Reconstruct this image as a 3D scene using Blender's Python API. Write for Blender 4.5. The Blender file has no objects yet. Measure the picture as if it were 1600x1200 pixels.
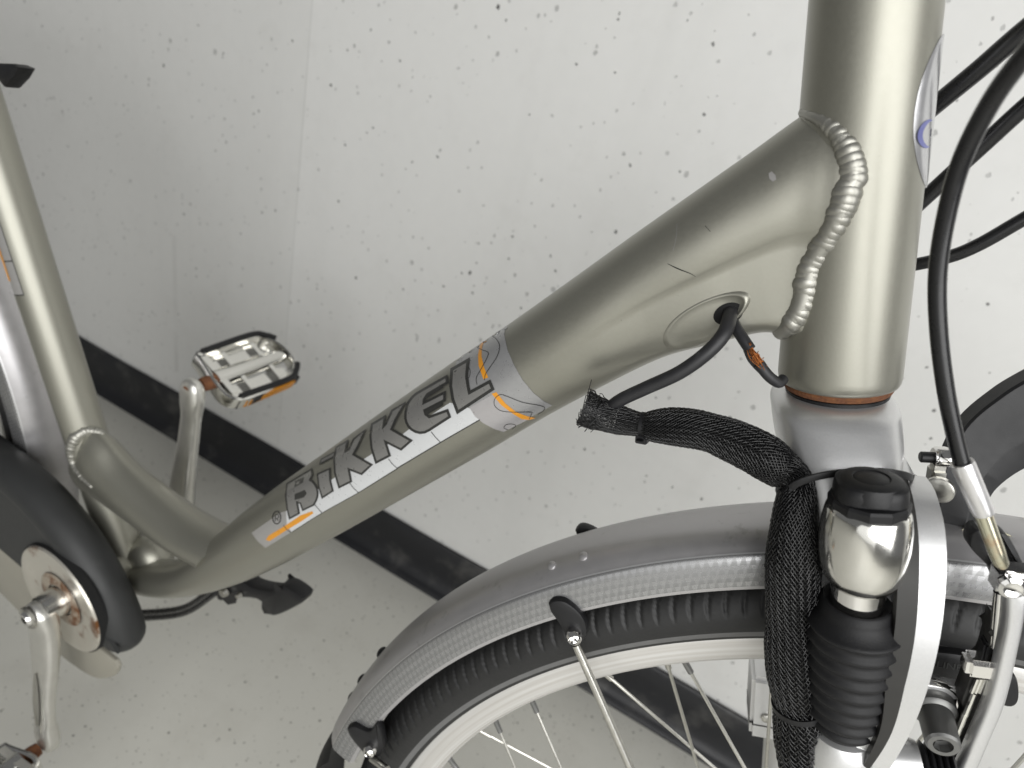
import bpy, bmesh, math, random
import numpy as np
from mathutils import Vector, Matrix
from mathutils.bvhtree import BVHTree
from mathutils.geometry import delaunay_2d_cdt
random.seed(7)
rng = np.random.default_rng(7)
sc = bpy.context.scene
COL = sc.collection

# ------------------------------------------------------------------ camera
# bike frame: x forward, y to the bike's left (towards the wall), z up; the origin of the
# steering axis (bottom of the head tube) stands at (0, 0, Z0) over the floor
Z0 = 0.745
CAM = np.array([-0.03904, -0.27387, 0.08201 + Z0])
FPX = 933.83                                    # focal length in pixels of a 1600 px wide picture
R = np.array([[0.85762, 0.45379, 0.24198], [0.40999, -0.31922, -0.85441], [-0.31048, 0.83197, -0.45982]])
cd = bpy.data.cameras.new('camera')
cam = bpy.data.objects.new('camera', cd)
COL.objects.link(cam)
mw = Matrix.Identity(4)
for i in range(3):
    mw[i][0], mw[i][1], mw[i][2], mw[i][3] = R[0][i], -R[1][i], -R[2][i], CAM[i]
cam.matrix_world = mw
cd.sensor_width = 36
cd.lens = FPX / 1600 * 36
cd.clip_start, cd.clip_end = 0.01, 200
cd.dof.use_dof = True
cd.dof.focus_distance = 0.27
cd.dof.aperture_fstop = 9.5
sc.camera = cam

# ------------------------------------------------------------------ world, lamps, exposure
w = bpy.data.worlds.new('World')
sc.world = w
w.use_nodes = True
bg = w.node_tree.nodes['Background']
bg.inputs[0].default_value = (0.98, 0.99, 1.0, 1)
bg.inputs[1].default_value = 0.14


def area(name, loc, target, sx, sy, power, col):
    l = bpy.data.lights.new(name, 'AREA')
    l.shape = 'RECTANGLE'
    l.size, l.size_y, l.energy, l.color = sx, sy, power, col
    o = bpy.data.objects.new(name, l)
    COL.objects.link(o)
    o.location = loc
    o.rotation_euler = (Vector(target) - Vector(loc)).to_track_quat('-Z', 'Y').to_euler()
    return o


area('window_light', (1.05, -1.45, 1.35), (-0.1, 0.2, 0.55), 2.3, 1.7, 52, (1.0, 1.0, 0.99))
area('soft_fill_light', (0.1, -2.6, 0.9), (-0.1, 0.2, 0.5), 2.4, 1.7, 11, (1.0, 1.0, 0.98))  # added dim softbox behind the camera, a soft fill on the near sides

sc.view_settings.view_transform = 'Standard'
sc.view_settings.look = 'None'
sc.view_settings.exposure = 0
sc.view_settings.gamma = 1
sc.cycles.use_denoising = True
sc.cycles.max_bounces = 8

# ------------------------------------------------------------------ geometry of the place
HA = math.radians(69)
U = np.array([-math.cos(HA), 0, math.sin(HA)])   # up the steering axis
N = np.array([math.sin(HA), 0, math.cos(HA)])    # forward, square to it
YA = np.array([0, 1.0, 0])
H0 = np.array([0, 0, Z0])
PHI = 0.176953
K = np.array([[0, -U[2], U[1]], [U[2], 0, -U[0]], [-U[1], U[0], 0]])
S = np.eye(3) + math.sin(PHI) * K + (1 - math.cos(PHI)) * K @ K
AX = -0.43774 * U + 0.03507 * N                  # front axle in fork frame
BB = np.array([-0.495, 0, -0.453]) + H0
AR = np.array([-0.973, 0, -0.396]) + H0


def A_(*p): return np.array(p, float)
def ray(px, py): return R.T @ A_((px - 800) / FPX, (py - 600) / FPX, 1)
def B(px, py, y):
    """point of the upright plane at lateral y seen at that place of the photograph"""
    v = ray(px, py)
    return CAM + v * (y - CAM[1]) / v[1]
def proj(P):
    q = (np.atleast_2d(P) - CAM) @ R.T
    return np.c_[800 + FPX * q[:, 0] / q[:, 2], 600 + FPX * q[:, 1] / q[:, 2]]
CF = S.T @ (CAM - H0)
def W(P):
    """steered fork frame -> world"""
    return np.asarray(P) @ S.T + H0
def Fk(px, py, y):
    v = S.T @ ray(px, py)
    return CF + v * (y - CF[1]) / v[1]
def Fw(px, py, y): return W(Fk(px, py, y))
def fk(n, y, s): return n * N + y * YA + s * U   # fork frame from forward, lateral, along axis
def fw(n, y, s): return W(fk(n, y, s))

# ------------------------------------------------------------------ object helpers
WL = {}


def mkobj(name, verts, faces, mats, parent=None, smooth=True, mi=None, uvs=None, auto=None):
    verts = np.asarray(verts, float)
    c = (verts.max(0) + verts.min(0)) / 2
    me = bpy.data.meshes.new(name)
    me.from_pydata((verts - c).tolist(), [], [list(map(int, f)) for f in faces])
    if not isinstance(mats, (list, tuple)): mats = [mats]
    for m in mats: me.materials.append(m)
    if mi is not None: me.polygons.foreach_set('material_index', np.asarray(mi, np.int32))
    if uvs is not None:
        ul = me.uv_layers.new(name='UVMap')
        li = np.zeros(len(me.loops), np.int32)
        me.loops.foreach_get('vertex_index', li)
        ul.data.foreach_set('uv', np.asarray(uvs, np.float32)[li].ravel())
    me.polygons.foreach_set('use_smooth', [smooth] * len(me.polygons))
    me.update()
    o = bpy.data.objects.new(name, me)
    COL.objects.link(o)
    base = np.zeros(3)
    if parent is not None:
        o.parent = parent
        base = WL[parent.name]
    o.location = Vector(c - base)
    WL[o.name] = c
    if smooth and auto:
        bm = bmesh.new(); bm.from_mesh(me)
        bmesh.ops.recalc_face_normals(bm, faces=bm.faces)
        lim = math.radians(auto)
        for e in bm.edges:
            if len(e.link_faces) == 2 and e.calc_face_angle(0) > lim: e.smooth = False
        bm.to_mesh(me); bm.free()
    return o


def empty(name, loc, parent=None):
    o = bpy.data.objects.new(name, None)
    o.empty_display_size = 0.05
    COL.objects.link(o)
    base = np.zeros(3)
    if parent is not None:
        o.parent = parent
        base = WL[parent.name]
    o.location = Vector(np.asarray(loc) - base)
    WL[o.name] = np.asarray(loc, float)
    return o


def tag(o, label, cat=None, group=None, kind=None):
    if label: o['label'] = label
    if cat: o['category'] = cat
    if group: o['group'] = group
    if kind: o['kind'] = kind
    return o


class MB:
    def __init__(s): s.v = []; s.f = []; s.m = []; s.uv = []
    def add(s, v, f, m=0, uv=None):
        n = len(s.v)
        v = [tuple(map(float, p)) for p in v]
        s.v += v
        s.f += [[i + n for i in q] for q in f]
        s.m += [m] * len(f)
        s.uv += (list(map(tuple, uv)) if uv is not None else [(0, 0)] * len(v))
        return s
    def build(s, name, mats, parent=None, smooth=True, auto=40, uv=False):
        return mkobj(name, s.v, s.f, mats, parent, smooth, s.m, s.uv if uv else None, auto)


def grid_faces(nr, nc, closed=True, cap0=False, cap1=False):
    f = []
    for i in range(nr - 1):
        for j in range(nc if closed else nc - 1):
            k = (j + 1) % nc
            f.append([i * nc + j, i * nc + k, (i + 1) * nc + k, (i + 1) * nc + j])
    if cap0: f.append(list(range(nc))[::-1])
    if cap1: f.append([(nr - 1) * nc + j for j in range(nc)])
    return f


def smooth_path(P, n):
    """Catmull-Rom through the points, n samples evenly along the length"""
    P = np.asarray(P, float)
    Q = np.vstack([2 * P[0] - P[1], P, 2 * P[-1] - P[-2]])
    out = []
    for i in range(len(P) - 1):
        p0, p1, p2, p3 = Q[i:i + 4]
        for t in np.linspace(0, 1, 24, endpoint=False):
            out.append(0.5 * (2 * p1 + (p2 - p0) * t + (2 * p0 - 5 * p1 + 4 * p2 - p3) * t * t + (3 * p1 - p0 - 3 * p2 + p3) * t ** 3))
    out.append(P[-1])
    out = np.array(out)
    d = np.r_[0, np.cumsum(np.linalg.norm(np.diff(out[:, :3], axis=0), axis=1))]
    t = np.linspace(0, d[-1], n)
    return np.c_[tuple(np.interp(t, d, out[:, k]) for k in range(out.shape[1]))]


def unit(v): return v / (np.linalg.norm(v, axis=-1, keepdims=True) + 1e-12)


def frames(P, ref=None):
    P = np.asarray(P, float)
    T = unit(np.gradient(P, axis=0))
    n0 = np.cross(T[0], [0.3, 0.9, 0.2]) if ref is None else np.asarray(ref, float)
    Nn = []
    n = n0
    for t in T:
        n = n - t * (n @ t) if ref is None else n0 - t * (n0 @ t)
        n = n / np.linalg.norm(n)
        Nn.append(n)
    Nn = np.array(Nn)
    return T, Nn, np.cross(T, Nn)


def tube(P, r, n=16, ref=None, r2=None, cap=True, power=2.0, mb=None, m=0):
    """swept tube; r along ref direction, r2 across"""
    P = np.asarray(P, float)
    T, Nn, Bn = frames(P, ref)
    r = np.broadcast_to(np.asarray(r, float), (len(P),))
    r2 = r if r2 is None else np.broadcast_to(np.asarray(r2, float), (len(P),))
    a = np.linspace(0, 2 * np.pi, n, endpoint=False)
    ca, sa = np.cos(a), np.sin(a)
    e = 2.0 / power
    ca, sa = np.sign(ca) * abs(ca) ** e, np.sign(sa) * abs(sa) ** e
    V = P[:, None] + Nn[:, None] * (r[:, None] * ca)[..., None] + Bn[:, None] * (r2[:, None] * sa)[..., None]
    mb = mb or MB()
    L = np.r_[0, np.cumsum(np.linalg.norm(np.diff(P, axis=0), axis=1))]
    uv = [(L[i], j / n) for i in range(len(P)) for j in range(n)]
    mb.add(V.reshape(-1, 3), grid_faces(len(P), n, True, cap, cap), m, uv)
    return mb


def lathe(c, axis, prof, n=32, cap0=False, cap1=False, mb=None, m=0):
    """prof: (distance along axis, radius)"""
    axis = unit(np.asarray(axis, float))
    e1 = unit(np.cross(axis, [0.21, 0.3, 0.93]))
    e2 = np.cross(axis, e1)
    a = np.linspace(0, 2 * np.pi, n, endpoint=False)
    V = np.array([c + axis * h + (e1 * np.cos(t) + e2 * np.sin(t)) * r for h, r in prof for t in a])
    mb = mb or MB()
    mb.add(V, grid_faces(len(prof), n, True, cap0, cap1), m)
    return mb


def box(mb, c, ax, ay, az, m=0, bev=0.15):
    """bevelled box with half-axis vectors"""
    c, ax, ay, az = map(np.asarray, (c, ax, ay, az))
    bm = bmesh.new()
    bmesh.ops.create_cube(bm, size=2)
    b = bev
    bmesh.ops.bevel(bm, geom=bm.edges[:], offset=b, segments=2, affect='EDGES')
    bm.verts.ensure_lookup_table()
    v = [c + ax * q.co.x + ay * q.co.y + az * q.co.z for q in bm.verts]
    f = [[x.index for x in q.verts] for q in bm.faces]
    mb.add(v, f, m)
    bm.free()
    return mb


def ball(mb, c, ax, ay, az, nu=12, nv=8, m=0):
    V = []
    for i in range(nv + 1):
        p = math.pi * i / nv
        for j in range(nu):
            t = 2 * math.pi * j / nu
            V.append(c + ax * math.sin(p) * math.cos(t) + ay * math.sin(p) * math.sin(t) + az * math.cos(p))
    mb.add(V, grid_faces(nv + 1, nu), m)
    return mb


def plate(pts, depth, mb=None, m=0, bev=0.0):
    """polygon of 3-D points (nearly flat) given thickness along depth vector, edge rounded by bev"""
    pts = np.asarray(pts, float)
    n = len(pts)
    c = pts.mean(0)
    mb = mb or MB()
    dv = np.asarray(depth, float)
    if bev > 0:
        inn = []
        for i in range(n):
            a, b_ = pts[i - 1], pts[(i + 1) % n]
            t = unit(b_ - a)
            q = np.cross(unit(dv), t)
            q = q if q @ (c - pts[i]) > 0 else -q
            inn.append(pts[i] + q * bev)
        inn = np.array(inn)
        l = np.linalg.norm(dv)
        k = min(bev / l, 0.45)
        rings = [inn, (pts * 0.7 + inn * 0.3) + dv * k * 0.3, pts + dv * k, pts + dv * (1 - k), (pts * 0.7 + inn * 0.3) + dv * (1 - k * 0.3), inn + dv]
    else:
        rings = [pts, pts + dv]
    mb.add(np.vstack(rings), grid_faces(len(rings), n, True, True, True), m)
    return mb

# ------------------------------------------------------------------ materials


def nt(name):
    m = bpy.data.materials.new(name)
    m.use_nodes = True
    t = m.node_tree
    return m, t.nodes, t.links, t.nodes['Principled BSDF']


def val(nodes, links, op, a, b=None, c=None, clamp=False):
    n = nodes.new('ShaderNodeMath'); n.operation = op; n.use_clamp = clamp
    for i, x in enumerate((a, b, c)):
        if x is None: continue
        if isinstance(x, (int, float)): n.inputs[i].default_value = x
        else: links.new(x, n.inputs[i])
    return n.outputs[0]


def mixc(nodes, links, f, a, b):
    n = nodes.new('ShaderNodeMix'); n.data_type = 'RGBA'
    if isinstance(f, (int, float)): n.inputs[0].default_value = f
    else: links.new(f, n.inputs[0])
    for i, x in ((6, a), (7, b)):
        if isinstance(x, tuple): n.inputs[i].default_value = (*x[:3], 1)
        else: links.new(x, n.inputs[i])
    return n.outputs[2]


def noise(nodes, links, scale, detail=3, coord=None, rough=0.5):
    n = nodes.new('ShaderNodeTexNoise')
    n.inputs['Scale'].default_value = scale
    n.inputs['Detail'].default_value = detail
    n.inputs['Roughness'].default_value = rough
    if coord is None:
        tc = nodes.new('ShaderNodeTexCoord'); coord = tc.outputs['Object']
    links.new(coord, n.inputs['Vector'])
    return n.outputs['Fac']


def bump(nodes, links, b, h, strength, dist):
    n = nodes.new('ShaderNodeBump')
    n.inputs['Strength'].default_value = strength
    n.inputs['Distance'].default_value = dist
    links.new(h, n.inputs['Height'])
    links.new(n.outputs[0], b.inputs['Normal'])


def mat(name, col, metal=0.0, rough=0.5, var=0.12, vscale=60, bumps=None, coat=0.0, rvar=0.1, spots=None, spec=0.5):
    m, nd, lk, b = nt(name)
    b.inputs['Metallic'].default_value = metal
    b.inputs['Specular IOR Level'].default_value = spec
    b.inputs['Coat Weight'].default_value = coat
    b.inputs['Coat Roughness'].default_value = 0.12
    f = noise(nd, lk, vscale, 5)
    c = mixc(nd, lk, f, tuple(x * (1 - var) for x in col), tuple(min(1, x * (1 + var)) for x in col))
    if spots:
        scol, sscale, lo, hi = spots
        g = noise(nd, lk, sscale, 6, rough=0.65)
        mr = nd.new('ShaderNodeMapRange')
        lk.new(g, mr.inputs[0]); mr.inputs[1].default_value = lo; mr.inputs[2].default_value = hi
        c = mixc(nd, lk, mr.outputs[0], c, scol)
    lk.new(c, b.inputs['Base Color'])
    r = val(nd, lk, 'MULTIPLY_ADD', f, rvar * 2, rough - rvar, True)
    lk.new(r, b.inputs['Roughness'])
    if bumps:
        bump(nd, lk, b, noise(nd, lk, bumps[0], 3), bumps[1], bumps[2])
    return m


M = {}
M['paint'] = mat('champagne_paint', (0.325, 0.318, 0.272), 0.80, 0.43, 0.06, 700, (2600, 0.14, 0.0002), 0.45, 0.06, ((0.20, 0.195, 0.165), 420, 0.70, 0.78))
M['paint'].node_tree.nodes['Principled BSDF'].inputs['Coat Roughness'].default_value = 0.28
M['weld'] = mat('painted_weld', (0.39, 0.383, 0.345), 0.82, 0.42, 0.08, 400, (900, 0.15, 0.0003), 0.2, 0.06)
M['silver'] = mat('silver_paint', (0.71, 0.71, 0.71), 0.78, 0.36, 0.06, 1500, (3000, 0.12, 0.0002), 0.15, 0.05)
M['polish'] = mat('polished_alloy', (0.80, 0.79, 0.75), 1.0, 0.14, 0.05, 200, (90, 0.08, 0.001), 0, 0.06)
M['chrome'] = mat('chrome', (0.86, 0.85, 0.83), 1.0, 0.06, 0.04, 100, None, 0, 0.04)
M['steel'] = mat('dull_steel', (0.55, 0.54, 0.50), 1.0, 0.32, 0.15, 300, (600, 0.1, 0.0003), 0, 0.1)
M['crank'] = mat('crank_alloy', (0.70, 0.69, 0.65), 0.9, 0.34, 0.08, 120, (400, 0.06, 0.0004), 0, 0.08)
M['rust'] = mat('rust', (0.14, 0.055, 0.025), 0.1, 0.85, 0.5, 700, (900, 0.6, 0.0008), spots=((0.21, 0.085, 0.03), 260, 0.42, 0.70))
M['rustdisc'] = mat('rust_stained_chrome', (0.66, 0.63, 0.56), 0.7, 0.34, 0.08, 60, None, spots=((0.20, 0.085, 0.03), 30, 0.54, 0.66))
M['black'] = mat('black_plastic', (0.010, 0.010, 0.011), 0, 0.44, 0.2, 200, (1200, 0.12, 0.0003), spec=0.36)
M['rubber'] = mat('black_rubber', (0.010, 0.010, 0.011), 0, 0.52, 0.25, 300, (1500, 0.2, 0.0003), rvar=0.08, spec=0.32, spots=((0.03, 0.03, 0.03), 500, 0.62, 0.8))
M['cable'] = mat('cable_jacket', (0.007, 0.007, 0.008), 0, 0.28, 0.2, 200, (400, 0.05, 0.0003))
M['cable2'] = mat('grey_cable_jacket', (0.019, 0.019, 0.021), 0, 0.48, 0.3, 150, (900, 0.1, 0.0003), spots=((0.07, 0.07, 0.07), 160, 0.6, 0.8))
M['braid'] = mat('braided_monofilament', (0.004, 0.004, 0.0045), 0, 0.13, 0.2, 200, None, rvar=0.04, spec=0.55)
M['rustring'] = mat('rusty_chrome', (0.46, 0.40, 0.32), 0.5, 0.45, 0.2, 120, None, spots=((0.17, 0.065, 0.02), 45, 0.44, 0.58))
M['case'] = mat('chain_case_plastic', (0.026, 0.027, 0.027), 0, 0.54, 0.2, 40, (500, 0.12, 0.0004), spots=((0.055, 0.055, 0.052), 30, 0.6, 0.85))
M['casepanel'] = mat('beige_case_panel', (0.29, 0.275, 0.23), 0, 0.45, 0.12, 25)
M['copper'] = mat('oxidised_copper', (0.34, 0.12, 0.035), 0.8, 0.42, 0.5, 900, None, rvar=0.12)
M['orange'] = mat('amber_reflector', (0.60, 0.24, 0.012), 0, 0.25, 0.12, 300, (900, 0.3, 0.0005))
M['guard'] = mat('mudguard_silver', (0.47, 0.46, 0.465), 0.7, 0.38, 0.08, 120, (700, 0.08, 0.0003), 0.1, spots=((0.27, 0.26, 0.25), 70, 0.60, 0.78))
M['rubbergrey'] = mat('grey_bolt', (0.20, 0.20, 0.195), 0.7, 0.42, 0.12, 200, None)
M['zinc'] = mat('yellow_zinc', (0.62, 0.60, 0.46), 0.95, 0.22, 0.1, 100, None, spots=((0.55, 0.36, 0.22), 90, 0.5, 0.7))
M['alu'] = mat('anodised_ferrule', (0.74, 0.73, 0.73), 0.8, 0.32, 0.05, 200, None)
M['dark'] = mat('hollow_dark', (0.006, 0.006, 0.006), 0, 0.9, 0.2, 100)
M['darkshade'] = mat('arch_back_shade', (0.030, 0.029, 0.027), 0.1, 0.5, 0.2, 120, None)  # near-black: arch back's shade put into colour; also the dark arm plate and joint
# prints
M['p_band'] = mat('print_silver', (0.40, 0.40, 0.405), 0.55, 0.30, 0.05, 300, None, 0.3)
M['p_pink'] = mat('print_warm_silver', (0.46, 0.445, 0.45), 0.45, 0.32, 0.05, 300, None, 0.3)
M['p_white'] = mat('print_white', (0.66, 0.67, 0.68), 0.25, 0.30, 0.03, 300, None, 0.3)
M['p_grey'] = mat('print_grey', (0.27, 0.265, 0.255), 0.45, 0.30, 0.06, 300, None, 0.3)
M['p_pale'] = mat('print_pale', (0.40, 0.39, 0.38), 0.4, 0.32, 0.05, 300, None, 0.3)
M['p_dark'] = mat('print_dark', (0.030, 0.030, 0.028), 0.1, 0.30, 0.1, 300, None, 0.3)
M['p_orange'] = mat('print_orange', (0.72, 0.30, 0.02), 0.1, 0.32, 0.08, 200, None, 0.3)
M['p_blue'] = mat('print_blue', (0.14, 0.15, 0.36), 0.2, 0.32, 0.08, 200, None, 0.3)
M['badge'] = mat('badge_silver', (0.48, 0.48, 0.49), 0.6, 0.22, 0.04, 200, None, 0.5)


JX = -0.72                           # a faint formwork joint of the wall


def m_wall():
    m, nd, lk, b = nt('painted_concrete')
    tc = nd.new('ShaderNodeTexCoord')
    co = tc.outputs['Object']
    base = noise(nd, lk, 2.2, 5, co)
    fine = noise(nd, lk, 60, 5, co)
    c = mixc(nd, lk, base, (0.70, 0.698, 0.68), (0.77, 0.768, 0.75))
    c = mixc(nd, lk, val(nd, lk, 'MULTIPLY', fine, 0.12), c, (0.42, 0.42, 0.40))
    mps = nd.new('ShaderNodeMapping'); mps.inputs['Scale'].default_value = (16, 16, 1.3); lk.new(co, mps.inputs['Vector'])
    stk = noise(nd, lk, 1.0, 5, mps.outputs[0])
    mrs = nd.new('ShaderNodeMapRange'); lk.new(stk, mrs.inputs[0]); mrs.inputs[1].default_value = 0.55; mrs.inputs[2].default_value = 0.85
    c = mixc(nd, lk, val(nd, lk, 'MULTIPLY', mrs.outputs[0], 0.14), c, (0.46, 0.455, 0.43))
    blo = noise(nd, lk, 11, 6, co, 0.7)
    mrb = nd.new('ShaderNodeMapRange'); lk.new(blo, mrb.inputs[0]); mrb.inputs[1].default_value = 0.56; mrb.inputs[2].default_value = 0.80
    c = mixc(nd, lk, val(nd, lk, 'MULTIPLY', mrb.outputs[0], 0.22), c, (0.50, 0.49, 0.46))
    pits = None
    wob = nd.new('ShaderNodeTexNoise'); wob.inputs['Scale'].default_value = 320; lk.new(co, wob.inputs['Vector'])
    wv = nd.new('ShaderNodeVectorMath'); wv.operation = 'MULTIPLY_ADD'
    lk.new(wob.outputs['Color'], wv.inputs[0]); wv.inputs[1].default_value = (0.004, 0.004, 0.004); lk.new(co, wv.inputs[2])
    for sc_, stretch, rad, keep, wgt in ((32, 0.8, 0.118, 0.05, 1.0), (54, 0.85, 0.160, 0.0, 1.0), (105, 0.9, 0.23, 0.0, 0.8), (26, 0.40, 0.085, 0.55, 1.0)):
        mp = nd.new('ShaderNodeMapping')
        mp.inputs['Scale'].default_value = (1, 0.0, stretch)
        mp.inputs['Rotation'].default_value = (0, 0.12, 0)
        lk.new(wv.outputs[0], mp.inputs['Vector'])
        v = nd.new('ShaderNodeTexVoronoi')
        v.voronoi_dimensions = '3D'
        v.inputs['Scale'].default_value = sc_
        v.inputs['Randomness'].default_value = 0.92
        lk.new(mp.outputs[0], v.inputs['Vector'])
        sp = nd.new('ShaderNodeSeparateColor'); lk.new(v.outputs['Color'], sp.inputs[0])
        k = val(nd, lk, 'SUBTRACT', sp.outputs[0], keep)
        k = val(nd, lk, 'MAXIMUM', k, 0.0)
        k = val(nd, lk, 'POWER', val(nd, lk, 'DIVIDE', k, 1 - keep), 1.5)
        rr = val(nd, lk, 'MULTIPLY', k, rad)
        d = val(nd, lk, 'SUBTRACT', rr, v.outputs['Distance'])
        mask = val(nd, lk, 'DIVIDE', d, rad * 0.14, clamp=True)
        mask = val(nd, lk, 'MULTIPLY', mask, val(nd, lk, 'MULTIPLY_ADD', sp.outputs[1], 0.6 * wgt, 0.4 * wgt))
        pits = mask if pits is None else val(nd, lk, 'MAXIMUM', pits, mask)
    c = mixc(nd, lk, val(nd, lk, 'MULTIPLY', pits, 0.93), c, (0.035, 0.034, 0.032))
    # faint formwork joint and stain
    ge = nd.new('ShaderNodeNewGeometry')
    s = nd.new('ShaderNodeSeparateXYZ'); lk.new(ge.outputs['Position'], s.inputs[0])
    jd = val(nd, lk, 'ABSOLUTE', val(nd, lk, 'SUBTRACT', s.outputs[0], JX))
    joint = val(nd, lk, 'MULTIPLY', val(nd, lk, 'SUBTRACT', 1.0, val(nd, lk, 'DIVIDE', jd, 0.0016), clamp=True), val(nd, lk, 'MULTIPLY', noise(nd, lk, 6, 4, co), 0.5))
    c = mixc(nd, lk, joint, c, (0.30, 0.30, 0.28))
    side = val(nd, lk, 'MULTIPLY', val(nd, lk, 'LESS_THAN', s.outputs[0], JX), 0.10)
    c = mixc(nd, lk, side, c, (0.42, 0.42, 0.39))
    st1 = val(nd, lk, 'SUBTRACT', 1.0, val(nd, lk, 'DIVIDE', val(nd, lk, 'ABSOLUTE', val(nd, lk, 'SUBTRACT', s.outputs[0], JX - 0.27)), 0.008), clamp=True)
    stv = val(nd, lk, 'MULTIPLY', val(nd, lk, 'LESS_THAN', s.outputs[2], 0.42), val(nd, lk, 'GREATER_THAN', s.outputs[2], 0.14))
    stn = val(nd, lk, 'MULTIPLY', val(nd, lk, 'SUBTRACT', noise(nd, lk, 9, 4, co), 0.3), 0.8, clamp=True)
    c = mixc(nd, lk, val(nd, lk, 'MULTIPLY', st1, val(nd, lk, 'MULTIPLY', stv, stn)), c, (0.30, 0.29, 0.27))
    lk.new(c, b.inputs['Base Color'])
    b.inputs['Roughness'].default_value = 0.62
    h = val(nd, lk, 'SUBTRACT', val(nd, lk, 'MULTIPLY', fine, 0.10), pits)
    big = noise(nd, lk, 7, 3, co)
    h = val(nd, lk, 'ADD', h, val(nd, lk, 'MULTIPLY', big, 1.2))
    bump(nd, lk, b, h, 0.55, 0.0022)
    return m


def m_floor():
    m, nd, lk, b = nt('speckled_floor_coating')
    tc = nd.new('ShaderNodeTexCoord'); co = tc.outputs['Object']
    f = noise(nd, lk, 5, 5, co)
    c = mixc(nd, lk, f, (0.54, 0.532, 0.485), (0.61, 0.60, 0.55))
    mrb = nd.new('ShaderNodeMapRange'); lk.new(noise(nd, lk, 9, 6, co, 0.7), mrb.inputs[0]); mrb.inputs[1].default_value = 0.5; mrb.inputs[2].default_value = 0.8
    c = mixc(nd, lk, val(nd, lk, 'MULTIPLY', mrb.outputs[0], 0.3), c, (0.36, 0.34, 0.29))
    for sc_, rad, keep, col in ((110, 0.24, 0.40, (0.12, 0.115, 0.10)), (190, 0.26, 0.45, (0.22, 0.21, 0.18)), (55, 0.13, 0.55, (0.07, 0.066, 0.055))):
        mp = nd.new('ShaderNodeMapping'); mp.inputs['Scale'].default_value = (1, 1, 0); lk.new(co, mp.inputs['Vector'])
        v = nd.new('ShaderNodeTexVoronoi'); v.inputs['Scale'].default_value = sc_; lk.new(mp.outputs[0], v.inputs['Vector'])
        sp = nd.new('ShaderNodeSeparateColor'); lk.new(v.outputs['Color'], sp.inputs[0])
        k = val(nd, lk, 'MAXIMUM', val(nd, lk, 'SUBTRACT', sp.outputs[0], keep), 0.0)
        rr = val(nd, lk, 'MULTIPLY', k, rad / (1 - keep))
        mask = val(nd, lk, 'DIVIDE', val(nd, lk, 'SUBTRACT', rr, v.outputs['Distance']), rad * 0.5, clamp=True)
        c = mixc(nd, lk, mask, c, col)
    lk.new(c, b.inputs['Base Color'])
    b.inputs['Roughness'].default_value = 0.42
    bump(nd, lk, b, noise(nd, lk, 40, 4, co), 0.12, 0.002)
    return m


M['wall'] = m_wall()
M['floor'] = m_floor()
M['skirt'] = mat('black_skirting', (0.012, 0.0125, 0.015), 0, 0.45, 0.3, 12, (60, 0.25, 0.001), spots=((0.085, 0.083, 0.078), 16, 0.54, 0.78))


def m_tyre():
    m, nd, lk, b = nt('tyre_rubber')
    uv = nd.new('ShaderNodeUVMap')
    mp = nd.new('ShaderNodeMapping'); lk.new(uv.outputs[0], mp.inputs['Vector'])
    mp.inputs['Rotation'].default_value = (0, 0, math.radians(45)); mp.inputs['Scale'].default_value = (330, 330, 1)
    ck = nd.new('ShaderNodeTexChecker'); ck.inputs['Scale'].default_value = 1.0; lk.new(mp.outputs[0], ck.inputs['Vector'])
    n1 = noise(nd, lk, 90, 4)
    c = mixc(nd, lk, n1, (0.009, 0.009, 0.009), (0.018, 0.018, 0.018))
    lk.new(c, b.inputs['Base Color'])
    b.inputs['Roughness'].default_value = 0.55
    bump(nd, lk, b, ck.outputs['Fac'], 0.35, 0.0004)
    return m


M['tyre'] = m_tyre()
M['stripe'] = mat('reflective_stripe', (0.14, 0.14, 0.14), 0.2, 0.45, 0.2, 200)


def m_rim():
    m, nd, lk, b = nt('brushed_rim')
    uv = nd.new('ShaderNodeUVMap')
    mp = nd.new('ShaderNodeMapping'); lk.new(uv.outputs[0], mp.inputs['Vector']); mp.inputs['Scale'].default_value = (4, 900, 1)
    f = noise(nd, lk, 1.0, 4, mp.outputs[0])
    mr = nd.new('ShaderNodeMapRange'); lk.new(f, mr.inputs[0]); mr.inputs[1].default_value = 0.3; mr.inputs[2].default_value = 0.7
    c = mixc(nd, lk, mr.outputs[0], (0.55, 0.525, 0.49), (0.76, 0.755, 0.74))
    lk.new(c, b.inputs['Base Color'])
    b.inputs['Metallic'].default_value = 0.5
    b.inputs['Roughness'].default_value = 0.40
    bump(nd, lk, b, f, 0.12, 0.0004)
    return m


M['rim'] = m_rim()


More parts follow.
